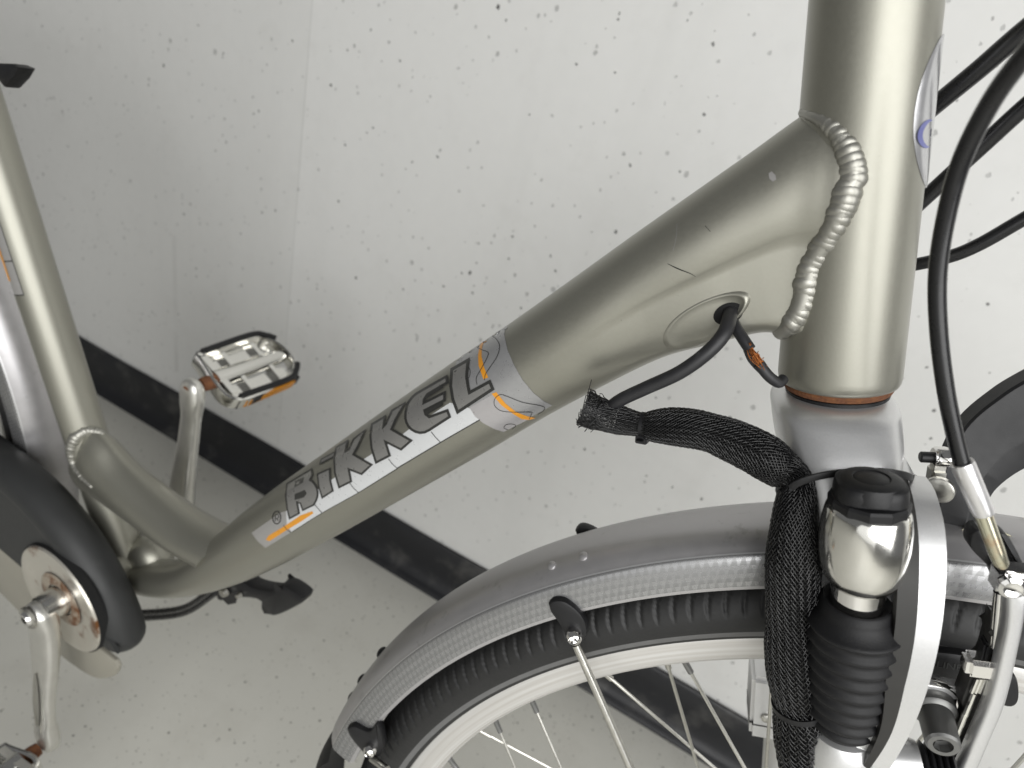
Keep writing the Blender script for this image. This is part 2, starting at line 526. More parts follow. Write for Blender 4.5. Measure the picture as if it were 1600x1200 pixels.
def m_pattern():
    """silver foil print of small tumbling blocks along the mudguard flank"""
    m, nd, lk, b = nt('mudguard_block_print')
    uv = nd.new('ShaderNodeUVMap')
    sx = nd.new('ShaderNodeSeparateXYZ'); lk.new(uv.outputs[0], sx.inputs[0])
    u_ = val(nd, lk, 'MULTIPLY', sx.outputs[0], 1 / 0.0040)
    v_ = val(nd, lk, 'MULTIPLY', sx.outputs[1], 1 / 0.0040)
    a = val(nd, lk, 'ADD', u_, v_)
    bb = val(nd, lk, 'SUBTRACT', u_, v_)
    fa = val(nd, lk, 'FRACT', a); fb = val(nd, lk, 'FRACT', bb)
    # pinwheel: stair step pattern from two sheared square waves
    ia = val(nd, lk, 'FLOOR', val(nd, lk, 'ADD', u_, val(nd, lk, 'MULTIPLY', val(nd, lk, 'FLOOR', v_), 0.5)))
    fu = val(nd, lk, 'FRACT', val(nd, lk, 'ADD', u_, val(nd, lk, 'MULTIPLY', val(nd, lk, 'FLOOR', val(nd, lk, 'MULTIPLY', v_, 1.0)), 0.5)))
    fv = val(nd, lk, 'FRACT', v_)
    t1 = val(nd, lk, 'GREATER_THAN', val(nd, lk, 'ADD', fu, val(nd, lk, 'MULTIPLY', fv, 0.5)), 0.75)
    t2 = val(nd, lk, 'GREATER_THAN', fv, 0.5)
    t = val(nd, lk, 'ADD', val(nd, lk, 'MULTIPLY', t1, 0.6), val(nd, lk, 'MULTIPLY', t2, 0.4))
    c = mixc(nd, lk, t, (0.27, 0.27, 0.27), (0.36, 0.36, 0.365))
    lk.new(c, b.inputs['Base Color'])
    b.inputs['Metallic'].default_value = 0.75
    r = val(nd, lk, 'MULTIPLY_ADD', t, -0.16, 0.42)
    lk.new(r, b.inputs['Roughness'])
    return m


M['pattern'] = m_pattern()

# ================================================================== SETTING
WT = unit(A_(1, 0.026, 0))          # along the wall
WN = A_(WT[1], -WT[0], 0)            # towards the bike
WP = A_(0, 0.4457, 0)                # a point of the wall's foot line


def wpt(t, d, z): return WP + WT * t + WN * d + A_(0, 0, z)


def setting():
    fl = mkobj('floor', [(-6, -5, 0), (5, -5, 0), (5, 2, 0), (-6, 2, 0)], [[0, 1, 2, 3]], M['floor'], smooth=False)
    fl['kind'] = 'structure'
    v = []
    for d in (0, -0.2):
        for t, z in ((-5, -0.05), (4, -0.05), (4, 2.6), (-5, 2.6)):
            v.append(wpt(t, d, z))
    wall = mkobj('wall', v, [[0, 1, 2, 3], [7, 6, 5, 4], [0, 4, 5, 1], [1, 5, 6, 2], [2, 6, 7, 3], [3, 7, 4, 0]], M['wall'], smooth=False)
    tag(wall, 'off-white painted concrete wall full of small dark air holes behind the bicycle', 'wall', kind='structure')
    # coved plastic skirting: board, hollow, toe
    prof = [(0.000, 0.092), (0.0015, 0.0945), (0.006, 0.0945), (0.0085, 0.091), (0.0085, 0.060), (0.0098, 0.040), (0.015, 0.024), (0.026, 0.0125), (0.040, 0.0075), (0.056, 0.0052), (0.060, 0.002), (0.060, 0.0)]
    n = 120
    ts = np.linspace(-4.6, 3.8, n)
    V = [wpt(t, (d if d < .0086 else .0085 + (d - .0085) * .42) + 0.0005 * math.sin(t * 9), z + 0.0006 * math.sin(t * 23)) for t in ts for d, z in prof]
    sk = mkobj('skirting_board', V, grid_faces(n, len(prof), False), M['skirt'], auto=50)
    tag(sk, 'black coved skirting along the foot of the concrete wall', 'skirting')


setting()

# ================================================================== BICYCLE
bike = empty('bicycle', A_(-0.45, 0, 0))
tag(bike, 'champagne silver city bicycle with suspension fork and cut cables', 'bicycle')


def solve_tube(st, wr, y0=0.0, n=40, power=2.0, iters=6, sub=8, gus=None):
    """sections from their upper and lower outline points in the photograph; wr: lateral half width / half height"""
    st = np.asarray(st, float)
    rows = smooth_path(np.c_[st, np.asarray(wr, float)], sub * (len(st) - 1) + 1)
    out = []
    a = np.linspace(0, 2 * np.pi, n, endpoint=False)
    e = 2 / power
    ca, sa = np.sign(np.cos(a)) * abs(np.cos(a)) ** e, np.sign(np.sin(a)) * abs(np.sin(a)) ** e
    for ri, (ux, uy, lx, ly, q) in enumerate(rows):
        if gus is not None:
            g = np.interp(ri / sub, range(len(gus)), gus)
            v = np.cos(a)
            full = np.sqrt(np.clip(1 - v * v, 0, 1))
            pear = np.where(v > -0.05, np.sqrt(np.clip(1 - ((v - 0.28) / 0.73) ** 2, 0, 1)), 0.0)
            web = np.where(v > -0.8, 0.84 + 0.03 * v, 0.816 * np.sqrt(np.clip(1 - ((-v - 0.8) / 0.2) ** 2, 0, 1)))
            pear = np.maximum(pear, np.where(v < 0.3, web, 0))
            sa = np.sign(np.sin(a)) * (full * (1 - g) + pear * g)
        u3, l3 = B(ux, uy, y0), B(lx, ly, y0)
        d = A_(ux - lx, uy - ly); L = np.linalg.norm(d); d /= L
        c, h = (u3 + l3) / 2, np.linalg.norm(u3 - l3) / 2
        e1 = unit(u3 - l3)
        for _ in range(iters):
            ring = c + np.outer(ca, e1) * h + np.outer(sa, YA) * (h * q)
            s = (proj(ring) - A_(lx, ly)) @ d
            lo, hi = s.min(), s.max()
            k = 2 * h / L
            c = c + e1 * (L / 2 - (lo + hi) / 2) * k
            h = h * L / (hi - lo)
        out.append(c + np.outer(ca, e1) * h + np.outer(sa, YA) * (h * q))
    return np.array(out)


def rings_obj(name, rings, m, parent, cap=True, mats=None):
    nr, nc = rings.shape[:2]
    return mkobj(name, rings.reshape(-1, 3), grid_faces(nr, nc, True, cap, cap), m, parent, auto=50)


# ---- head tube
def head_tube():
    rs = lambda q: 0.0233 - 0.0170 * q
    prof = [(0.0, 0.0190), (0.0, 0.0213), (0.0006, 0.0224), (0.002, 0.0230), (0.004, rs(0.004))] + [(q, rs(q)) for q in np.linspace(0.006, 0.19, 30)]
    ht = lathe(H0, U, prof, 96, True, True).build('head_tube', M['paint'], bike)
    rb = lathe(H0, U, [(-0.0030, 0.0165), (-0.0028, 0.0203), (-0.0010, 0.0212), (0.0004, 0.0208), (0.0004, 0.0165)], 64).build('lower_bearing', M['rust'], ht)
    rb['label'] = 'rust brown headset bearing edge under the head tube'
    # badge wrapped round the front
    sC, hC = 0.1015, 0.0250
    V, F = [], []
    nu, nv = 22, 40
    for i in range(nv + 1):
        q = -1 + 2 * i / nv
        am = math.radians(47) * math.sqrt(max(0, 1 - q * q)) + 0.004
        for j in range(nu + 1):
            a = am * (-1 + 2 * j / nu)
            rr = rs(sC + hC * q) + 0.0007 * min(1, 6 * (1 - abs(-1 + 2 * j / nu)) + 0.2)
            V.append(H0 + U * (sC + hC * q) + (N * math.cos(a) + YA * math.sin(a)) * rr)
    mkobj('head_badge', V, grid_faces(nv + 1, nu + 1, False), M['badge'], ht)

    def patch(name, s0, a0, pts, m, off):
        V = [H0 + U * (s0 + y) + (N * math.cos(math.radians(a0) + x / 0.0215) + YA * math.sin(math.radians(a0) + x / 0.0215)) * (rs(s0 + y) + off) for x, y in pts]
        return V
    # crescent emblem and pale disc of the badge print
    mb = MB()
    n = 24
    V = []
    for i in range(n + 1):
        a = math.radians(70 + 220 * i / n)
        th = 0.0022 * math.sin(math.pi * i / n) + 0.0002
        V += patch('', 0.0948, -28, [(0.0058 * math.cos(a), 0.0046 * math.sin(a)), ((0.0058 - th) * math.cos(a), (0.0046 - th) * math.sin(a))], None, 0.00095)
    mb.add(V, grid_faces(n + 1, 2, False))
    V = patch('', 0.0948, -19, [(-0.001, 0.0016), (0.012, 0.0016), (0.012, -0.0008), (-0.001, -0.0008)], None, 0.00093)
    mb.add(V, [[0, 1, 2, 3]])
    mb.build('badge_emblem', M['p_blue'], ht)
    return ht


ht = head_tube()

# ---- down tube
DT = [  # upper outline, lower outline in the photograph, lateral ratio
    ((1378, 150), (1335, 560), 0.28), ((1340, 152), (1300, 545), 0.475), ((1300, 158), (1262, 535), 0.485), ((1258, 178), (1226, 524), 0.51), ((1180, 234), (1190, 520), 0.60), ((1100, 290), (1120, 537), 0.68),
    ((1000, 360), (1045, 556), 0.80), ((900, 432), (965, 592), 0.92), ((790, 510), (862, 646), 0.98), ((700, 571), (775, 697), 1), ((600, 641), (672, 755), 1),
    ((520, 698), (590, 801), 1), ((440, 755), (505, 848), 1), ((385, 797), (440, 882), 1), ((338, 836), (375, 910), 1), ((290, 868), (300, 931), 1), ((245, 872), (240, 932), 1), ((205, 862), (180, 915), 1)]
dtr = solve_tube([(*a, *b) for a, b, _ in DT], [q for *_, q in DT], sub=10, n=96, gus=[1, 1, 1, 0.95, 0.8, 0.6, 0.3, 0.08] + [0] * 12)
dt = rings_obj('down_tube', dtr, M['paint'], bike)
DTV = dtr.reshape(-1, 3)
bvh = BVHTree.FromPolygons([Vector(v) for v in DTV], grid_faces(dtr.shape[0], dtr.shape[1], True, True, True))
AXPX = proj(dtr.mean(1))


def hit(px, py, tree=None):
    tree = tree or bvh
    for k in range(60):
        loc, nrm, _, _ = tree.ray_cast(Vector(CAM), Vector(ray(px, py)).normalized())
        if loc is not None:
            n = np.array(nrm)
            if n @ (np.array(loc) - CAM) > 0: n = -n
            return np.array(loc), n
        i = np.argmin(((AXPX - (px, py)) ** 2).sum(1))
        px, py = px + (AXPX[i][0] - px) * 0.06, py + (AXPX[i][1] - py) * 0.06
    return None, None


def decal(polys, off, name, m, parent, step=7.0):
    step = min(step, 4.5); off = off + 0.00008
    
    """flat print laid on the down tube: outlines given in the photograph's pixels"""
    mb = MB()
    for pts in polys:
        pts = np.asarray(pts, float)
        dense = []
        for i in range(len(pts)):
            a, b = pts[i], pts[(i + 1) % len(pts)]
            k = max(1, int(np.linalg.norm(b - a) / step))
            dense += [a + (b - a) * t / k for t in range(k)]
        dense = np.array(dense)
        lo, hi = dense.min(0), dense.max(0)
        P = [Vector(p) for p in dense]
        ne = len(P)
        for x in np.arange(lo[0] + step / 2, hi[0], step):
            for y in np.arange(lo[1] + step / 2, hi[1], step):
                if ((dense - (x, y)) ** 2).sum(1).min() > (0.55 * step) ** 2: P.append(Vector((x, y)))
        r = delaunay_2d_cdt(P, [(i, (i + 1) % ne) for i in range(ne)], [list(range(ne))], 1, 1e-4)
        vs, fs = r[0], r[2]
        V = []
        for p in vs:
            l, n = hit(p[0], p[1])
            V.append(l + n * off)
        mb.add(V, [list(f)[::-1] for f in fs])
        off += 0.000012
    return mb.build(name, m, parent, auto=None)


def offs(pts, d):
    pts = np.asarray(pts, float)
    n = len(pts)
    ar = 0.5 * sum(pts[i][0] * pts[(i + 1) % n][1] - pts[(i + 1) % n][0] * pts[i][1] for i in range(n))
    s = 1 if ar > 0 else -1
    out = []
    for i in range(n):
        a, b, c = pts[i - 1], pts[i], pts[(i + 1) % n]
        e1, e2 = unit(b - a), unit(c - b)
        n1, n2 = A_(e1[1], -e1[0]) * s, A_(e2[1], -e2[0]) * s
        q = unit(n1 + n2)
        out.append(b + q * d / max(0.45, q @ n1))
    return np.array(out)


def stroke(path, wd, n=None):
    P = smooth_path(np.c_[np.asarray(path, float)], n or max(8, len(path) * 6))
    t = unit(np.gradient(P, axis=0))
    q = np.c_[-t[:, 1], t[:, 0]] * (np.asarray(wd) / 2 if np.isscalar(wd) else np.interp(np.linspace(0, 1, len(P)), np.linspace(0, 1, len(wd)), wd)[:, None] / 2)
    return np.vstack([P + q, (P - q)[::-1]])


def ca(*p): return [(390 + x / 6, 660 + y / 6) for x, y in p]
def cb(*p): return [(560 + x / 6, 540 + y / 6) for x, y in p]
def cc(*p): return [(700 + x / 6, 490 + y / 6) for x, y in p]


def stickers():
    band = cc((545, 88), (530, 200), (560, 340), (620, 480), (700, 620), (800, 740), (900, 820), (978, 858), (520, 1108), (430, 1078), (330, 1025), (255, 965), (200, 880), (120, 760), (80, 640), (75, 470), (140, 335), (330, 222))
    decal([band], 0.00010, 'sticker_band', M['p_band'], dt)
    pink = cc((460, 735), (560, 890), (700, 970), (760, 985), (520, 1106), (430, 1076), (330, 1023), (256, 963), (205, 880))
    decal([pink], 0.00016, 'sticker_band', M['p_pink'], dt)
    w1 = ca((345, 830), (430, 780), (780, 530), (1150, 295), (1385, 150)) + cb((470, 790), (860, 535), (985, 560), (1050, 590), (1085, 650), (1140, 690), (770, 905), (365, 1145)) + ca((1020, 655), (690, 840), (540, 930), (395, 1025), (350, 960))
    decal([w1], 0.00013, 'sticker_strip', M['p_white'], dt)
    w2 = ca((20, 1035), (290, 845), (345, 830), (350, 960), (395, 1025), (150, 1175), (75, 1110))
    decal([w2], 0.00013, 'sticker_strip', M['p_pale'], dt)
    org = [cc((345, 232), (300, 300), (285, 390), (290, 490), (335, 615), (380, 600), (340, 500), (318, 400), (322, 320), (352, 240)),
           cc((412, 750), (455, 735), (540, 840), (640, 920), (740, 958), (820, 975), (760, 992), (690, 985), (600, 930), (500, 855)),
           ca((155, 1100), (180, 1060), (330, 970), (480, 870), (590, 830), (600, 850), (480, 930), (330, 1020), (190, 1110))]
    for o_ in org: decal([o_], 0.00022, 'sticker_stripe', M['p_orange'], dt, 5)
    lines = [stroke(cc((415, 200), (470, 260), (488, 320), (460, 410), (400, 500), (355, 570), (345, 625)), 1.0),
             stroke(cc((272, 318), (330, 345), (380, 365), (372, 410), (320, 510), (270, 600), (275, 665)), 1.0),
             stroke(cc((195, 495), (212, 540), (205, 590), (190, 610)), 0.9),
             stroke(cc((760, 985), (785, 930), (770, 918), (620, 920), (500, 908), (440, 860), (440, 800), (490, 758), (560, 775), (700, 828), (850, 855), (905, 875), (890, 910), (840, 940)), 1.0, 80),
             stroke(cc((560, 1082), (525, 1070), (540, 1040), (590, 1030), (635, 1045), (600, 1080)), 0.9)]
    lines += [stroke(ca((615, 770), (640, 800), (680, 845)), 1.0), stroke(ca((940, 565), (975, 610), (1022, 655)), 1.0), stroke(ca((1305, 340), (1340, 385), (1388, 430)), 1.0),
              stroke(cb((685, 805), (720, 850), (772, 905)), 1.1), stroke(ca((320, 960), (350, 1000), (392, 1030)), 0.8),
              stroke(cb((1140, 692), (770, 906), (365, 1147)), 1.6), stroke(ca((1388, 432), (1020, 657), (690, 842), (400, 1024)), 1.0)]
    for l_ in lines: decal([l_], 0.00027, 'sticker_line', M['p_dark'], dt, 6)
    L = []
    L.append(ca((362, 585), (470, 520), (578, 455), (585, 490), (560, 548), (588, 560), (611, 587), (628, 620), (635, 655), (632, 692), (620, 728), (598, 765), (508, 808), (488, 750), (440, 735), (458, 845), (385, 885), (365, 800), (352, 690)))
    L.append(ca((650, 492), (748, 448), (752, 540), (775, 635), (690, 690), (662, 600)))
    L.append(ca((682, 352), (800, 288), (792, 318), (672, 382)))
    L.append(ca((825, 245), (908, 197), (893, 290), (945, 262), (990, 165), (1072, 95), (1010, 225), (965, 305), (1130, 397), (1052, 470), (922, 422), (945, 545), (850, 592), (815, 470), (808, 350)))
    L.append(cb((142, 748), (240, 690), (228, 790), (275, 740), (330, 620), (422, 560), (345, 690), (302, 790), (480, 890), (402, 958), (242, 880), (285, 1022), (177, 1078), (140, 960), (130, 850)))
    L.append(cb((468, 595), (476, 562), (490, 535), (508, 510), (530, 487), (560, 462), (690, 387), (822, 312), (826, 342), (645, 450), (610, 505), (604, 560), (800, 462), (800, 505), (612, 602), (625, 650), (668, 682), (832, 622), (846, 660), (660, 780), (622, 798), (580, 803), (545, 794), (512, 776), (486, 750), (468, 718), (459, 680), (460, 635)))
    L.append(cb((895, 236), (1018, 165), (1006, 290), (1020, 385), (1036, 462), (1228, 357), (1246, 400), (942, 600), (905, 500), (886, 380)))
    grow = [2.8, 2.7, 2.0, 3.2, 3.6, 4.0, 4.7]
    for i, (p, g) in enumerate(zip(L, grow)): decal([offs(p, g)], 0.00033 + i * 0.000012, 'letter_outline', M['p_dark'], dt, 6)
    for p in L:
        decal([p], 0.00044, 'letter', M['p_grey'], dt, 6)
    holes = [ca((438, 552), (520, 512), (506, 566), (425, 612)), ca((430, 672), (525, 632), (542, 665), (515, 702), (428, 728)),
             cb((640, 500), (800, 400), (800, 360), (640, 465)), cb((640, 655), (800, 560), (800, 525), (625, 620))]
    for h_ in holes: decal([h_], 0.00052, 'letter_counter', M['p_dark'], dt, 6)
    # registered mark
    ring = [stroke(ca(*[(258 + 38 * math.cos(a), 892 + 58 * math.sin(a)) for a in np.linspace(0, math.pi, 9)]), 1.6, 20),
            stroke(ca(*[(258 + 38 * math.cos(a), 892 + 58 * math.sin(a)) for a in np.linspace(math.pi, 2 * math.pi, 9)]), 1.6, 20),
            stroke(ca((243, 925), (250, 865), (275, 870), (272, 895), (250, 900)), 1.1), stroke(ca((256, 898), (275, 920)), 1.1)]
    decal(ring, 0.00033, 'registered_mark', M['p_dark'], dt, 6)


stickers()


# ---- welds
def mesh_tree(objs):
    V, F = [], []
    for o in objs:
        k = len(V)
        c = WL[o.name]
        V += [Vector(np.array(v.co) + c) for v in o.data.vertices]
        F += [[i + k for i in p.vertices] for p in o.data.polygons]
    return BVHTree.FromPolygons(V, F)


def weld(objs, px, wds, parent, n, tilt=0.8):
    """a seam of overlapping scales laid along an outline of the photograph, on the tubes it joins"""
    tree = mesh_tree(objs)
    path = smooth_path(np.array(px, float), n)
    wd = np.interp(np.linspace(0, 1, n), np.linspace(0, 1, len(wds)), wds)
    mb = MB()
    pts = []
    last = None
    sink = 0.34
    for p in path:
        l, nn, _, _ = tree.ray_cast(Vector(CAM), Vector(ray(*p)).normalized())
        if l is None or (last is not None and (l - last).length > 0.03):
            if last is None: l = Vector(B(*p, 0))
            else:
                dd = (last - Vector(CAM)).length
                l = Vector(CAM) + Vector(ray(*p)).normalized() * dd
            nn = -Vector(ray(*p)).normalized()
        last = l
        nn = np.array(nn); nn = nn if nn @ (np.array(l) - CAM) < 0 else -nn
        pts.append((np.array(l), nn))
    P = np.array([p for p, _ in pts])
    P[1:-1] = (P[:-2] + 2 * P[1:-1] + P[2:]) / 4
    T = unit(np.gradient(P, axis=0))
    R0 = wd * np.linalg.norm(P - CAM, axis=1) / FPX
    Q = smooth_path(np.c_[P, R0], n * 3)
    NN = unit(np.array([nq for _, nq in pts]) + 0.6 * unit(CAM - P))
    Q[:, :3] -= smooth_path(np.c_[P, NN], n * 3)[:, 3:6] * Q[:, 3:4] * sink
    tube(Q[:, :3], Q[:, 3] * 0.86, 16, mb=mb)
    for i, (l, nn) in enumerate(pts):
        l = P[i]
        nn = unit(unit(-ray(*path[i])) * 0.5 + nn * 0.5)
        r = R0[i]
        t = T[i]
        nn = unit(nn - t * (nn @ t)); q = np.cross(t, nn)
        j = 1 + 0.12 * (random.random() - 0.5)
        tt = unit(t + nn * tilt + q * 0.45 * (random.random() - 0.5))
        ball(mb, l - nn * r * (sink + 0.04) + q * r * 0.10 * (random.random() - .5), q * r * 1.0 * j, unit(np.cross(q, tt)) * r * 1.0 * j, tt * r * (0.66 + 0.25 * random.random()), 24, 16)
    return mb.build('weld_bead', M['weld'], parent, auto=None)


weld([ht, dt], [(1252, 176), (1265, 181), (1285, 190), (1306, 206), (1322, 232), (1333, 262), (1327, 300), (1311, 338), (1291, 374), (1271, 404), (1261, 440), (1252, 478), (1236, 506), (1219, 522)], [6, 11, 17, 20, 18, 17, 18, 18, 15], ht, 38)


# ---- cable port in the down tube
def port():
    c0 = A_(1104, 500)
    d = unit(A_(0.87, -0.5)); q = A_(0.5, 0.87)
    def surf(a, k, off, sh=0.0):
        p = c0 + d * 72 * k * math.cos(a) * (1) + q * (28 - 4 * math.cos(a)) * k * math.sin(a)
        l, n = hit(*p)
        return l + n * off
    n = 64
    ang = np.linspace(0, 2 * np.pi, n, endpoint=False)
    V = []
    prof = [(1.10, -0.0002), (1.04, 0.3), (0.98, 1.0), (0.92, 0.75), (0.86, 0.12), (0.6, 0.07), (0.3, 0.06), (0.02, 0.06)]
    for k, h in prof:
        for a in ang:
            amp = 0.0004 + 0.0017 * max(0, math.cos(a - 0.35)) ** 2
            V.append(surf(a, k, h if h < 0 else h * amp if k > .8 else 0.00006))
    mkobj('cable_port', V, grid_faces(len(prof), n, True, False, True), M['paint'], dt)
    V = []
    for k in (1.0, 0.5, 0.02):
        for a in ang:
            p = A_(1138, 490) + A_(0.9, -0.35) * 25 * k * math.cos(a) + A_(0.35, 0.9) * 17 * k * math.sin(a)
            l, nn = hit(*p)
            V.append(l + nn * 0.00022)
    mkobj('port_dark_disc', V, grid_faces(3, n, True, False, True), M['dark'], dt)  # flat black disc on the tube, the opening's darkness put into its colour
    # scratches
    decal([stroke([(1043, 412), (1060, 420), (1078, 427), (1087, 432)], [0.6, 1.8, 1.2, 0.4]), stroke([(1102, 353), (1110, 362)], 0.7)], 0.0001, 'scratch', M['dark'], dt, 4)
    decal([[(1201, 271), (1206, 268), (1212, 274), (1213, 281), (1207, 284), (1202, 279)]], 0.00009, 'scuff', M['p_pale'], dt, 4)
    decal([stroke([(1058, 350), (1057, 370), (1052, 392)], 0.6)], 0.00009, 'scuff', M['p_pale'], dt, 4)


port()


# ---- seat tube, brace, shell
def seat_area():
    st = [((-48, 40), (-14, 40)), ((-36, 90), (0, 90))]
    sa = math.radians(69.97)
    us = A_(-math.cos(sa), 0, math.sin(sa))
    tubeP = np.array([BB + us * s for s in np.linspace(0.012, 0.445, 40)])
    s = tube(tubeP, 0.0179, 48).build('seat_tube', M['paint'], bike)
    # sticker low on the tube's near side (pieces as printed)
    r = 0.0179
    e1 = N * 0 + unit(np.cross(YA, us))
    def cyl(sv, a, off): return BB + us * sv + (e1 * math.cos(a) + YA * math.sin(a)) * (r + off)
    def panel(s0, s1, a0, a1, m, off, name):
        V = [cyl(sv, a, off) for sv in np.linspace(s0, s1, 14) for a in np.linspace(a0, a1, 10)]
        return mkobj(name, V, grid_faces(14, 10, False), m, s)
    sL = float((B(27, 461, -0.017) - BB) @ us)
    panel(sL, sL + .13, math.radians(-165), math.radians(-62), M['p_pale'], 0.0001, 'sticker_strip')
    panel(sL - .0005, sL + .0005, math.radians(-165), math.radians(-61), M['p_dark'], 0.0002, 'sticker_line')
    panel(sL, sL + .13, math.radians(-62), math.radians(-60.5), M['p_dark'], 0.0002, 'sticker_line')
    panel(sL + .028, sL + .029, math.radians(-165), math.radians(-61), M['p_dark'], 0.0002, 'sticker_line')
    panel(sL + .012, sL + .13, math.radians(-108), math.radians(-90), M['p_orange'], 0.00022, 'sticker_stripe')
    # clamp at the top of the tube
    mb = MB()
    pl = [B(-8, 98, -0.006), B(18, 99, -0.006), B(28, 105, -0.006), B(20, 120, -0.006), B(5, 136, -0.006), B(-8, 120, -0.006)]
    plate(pl, A_(0, 0.012, 0), mb, 0, 0.002)
    c = mb.build('seat_clamp', M['black'], bike)
    c['label'] = 'black pointed seat clamp lever at the top of the seat tube'
    # brace tube from the seat tube to the down tube
    BR = [((146, 664), (124, 750), 0.36), ((168, 682), (138, 768), 0.48), ((205, 716), (162, 788), 0.62), ((262, 760), (214, 828), 0.80), ((320, 797), (268, 868), 1), ((372, 822), (318, 896), 1)]
    rg = solve_tube([(*a, *b) for a, b, _ in BR], [q for *_, q in BR], sub=8, n=48)
    br = rings_obj('brace_tube', rg, M['paint'], bike)
    weld([s, br], [(160, 676), (148, 672), (132, 675), (119, 683), (112, 695), (110, 712), (116, 730), (127, 746), (142, 760)], [4, 7, 8, 6, 4, 3], br, 24, 0.4)
    weld([s, br], [(150, 852), (168, 858), (184, 861), (197, 856), (204, 848)], [4, 5, 6, 5], s, 16, 0.4)
    sh = lathe(BB + A_(0, -0.036, 0), YA, [(0, 0.016), (0, 0.0205), (0.001, 0.0215), (0.071, 0.0215), (0.072, 0.0205), (0.072, 0.016)], 48, True, True).build('bottom_bracket_shell', M['paint'], bike)
    # gusset round the shell behind the down tube, and the steel cup on the far side
    ball_ = MB(); ball(ball_, BB + A_(0.018, 0.012, 0.012), A_(0.026, 0, 0), A_(0, 0.020, 0), A_(0, 0, 0.022), 24, 16)
    ball_.build('bracket_gusset', M['paint'], sh)
    lathe(BB + A_(0, 0.036, 0), YA, [(0, 0.0185), (0.002, 0.0205), (0.010, 0.0205), (0.0115, 0.017), (0.018, 0.011), (0.032, 0.009)], 40, False, True).build('bearing_cup', M['crank'], sh)


seat_area()


# ---- chain case
def chain_case():
    y0 = -0.060
    yc = -0.042
    cl = np.array([B(x, y, yc) for x, y in ((-110, 640), (-60, 676), (0, 722), (60, 772), (112, 832), (150, 890), (178, 945), (191, 980), (197, 1008))])
    rows = smooth_path(cl, 90)
    dist = np.linalg.norm(rows - rows[-1], axis=1)
    rad = 0.0186 * np.sqrt(np.clip(1 - np.clip(1 - dist / 0.018, 0, 1) ** 2, 0.02, 1))
    mb = tube(rows, rad, 36, YA, rad)
    inner = [(184, 1022), (170, 1014), (150, 996), (130, 975), (104, 946), (70, 918), (28, 882), (0, 858), (-60, 815), (-110, 775)]
    face = [p * A_(1, 0, 1) + A_(0, y0, 0) for p in rows[:84:4]] + [B(x, y, y0) for x, y in inner]
    plate(np.array(face), A_(0, 0.0035, 0), mb)
    o = mb.build('chain_case', M['case'], bike)
    o['label'] = 'dark grey rounded chain case with scuffed edge'
    pan = [(-60, 812), (0, 856), (60, 905), (110, 960), (145, 1004), (168, 1023), (183, 1036), (184, 1046), (177, 1057), (150, 1060), (115, 1040), (78, 1010), (48, 977), (10, 936), (-60, 870)]
    Q = smooth_path(np.array([B(x, y, y0 + 0.006) for x, y in pan + pan[:1]]), 90)[:-1]
    plate(Q, A_(0, 0.004, 0), None, 0, 0.001).build('chain_case_panel', M['casepanel'], o)
    d = BB + A_(0, y0 - 0.003, 0)
    ds = lathe(d, -YA, [(-0.006, 0.0555), (0.000, 0.0575), (0.0022, 0.0565), (0.0024, 0.0540), (0.0014, 0.0490), (0.0002, 0.040), (-0.0008, 0.030), (-0.001, 0.010)], 72, True, True).build('chainring_dish', M['rustdisc'], bike)
    ds['label'] = 'chrome chainring dish with rust stains round the crank'
    lathe(d, -YA, [(0.0004, 0.029), (0.0012, 0.0275), (0.0014, 0.020), (0.0010, 0.017)], 60).build('rust_ring', M['rustring'], ds)
    lathe(d, -YA, [(-0.0075, 0.0570), (-0.0075, 0.0590), (0.0002, 0.0586), (0.0002, 0.0570)], 72).build('dish_seal', M['dark'], ds)


chain_case()


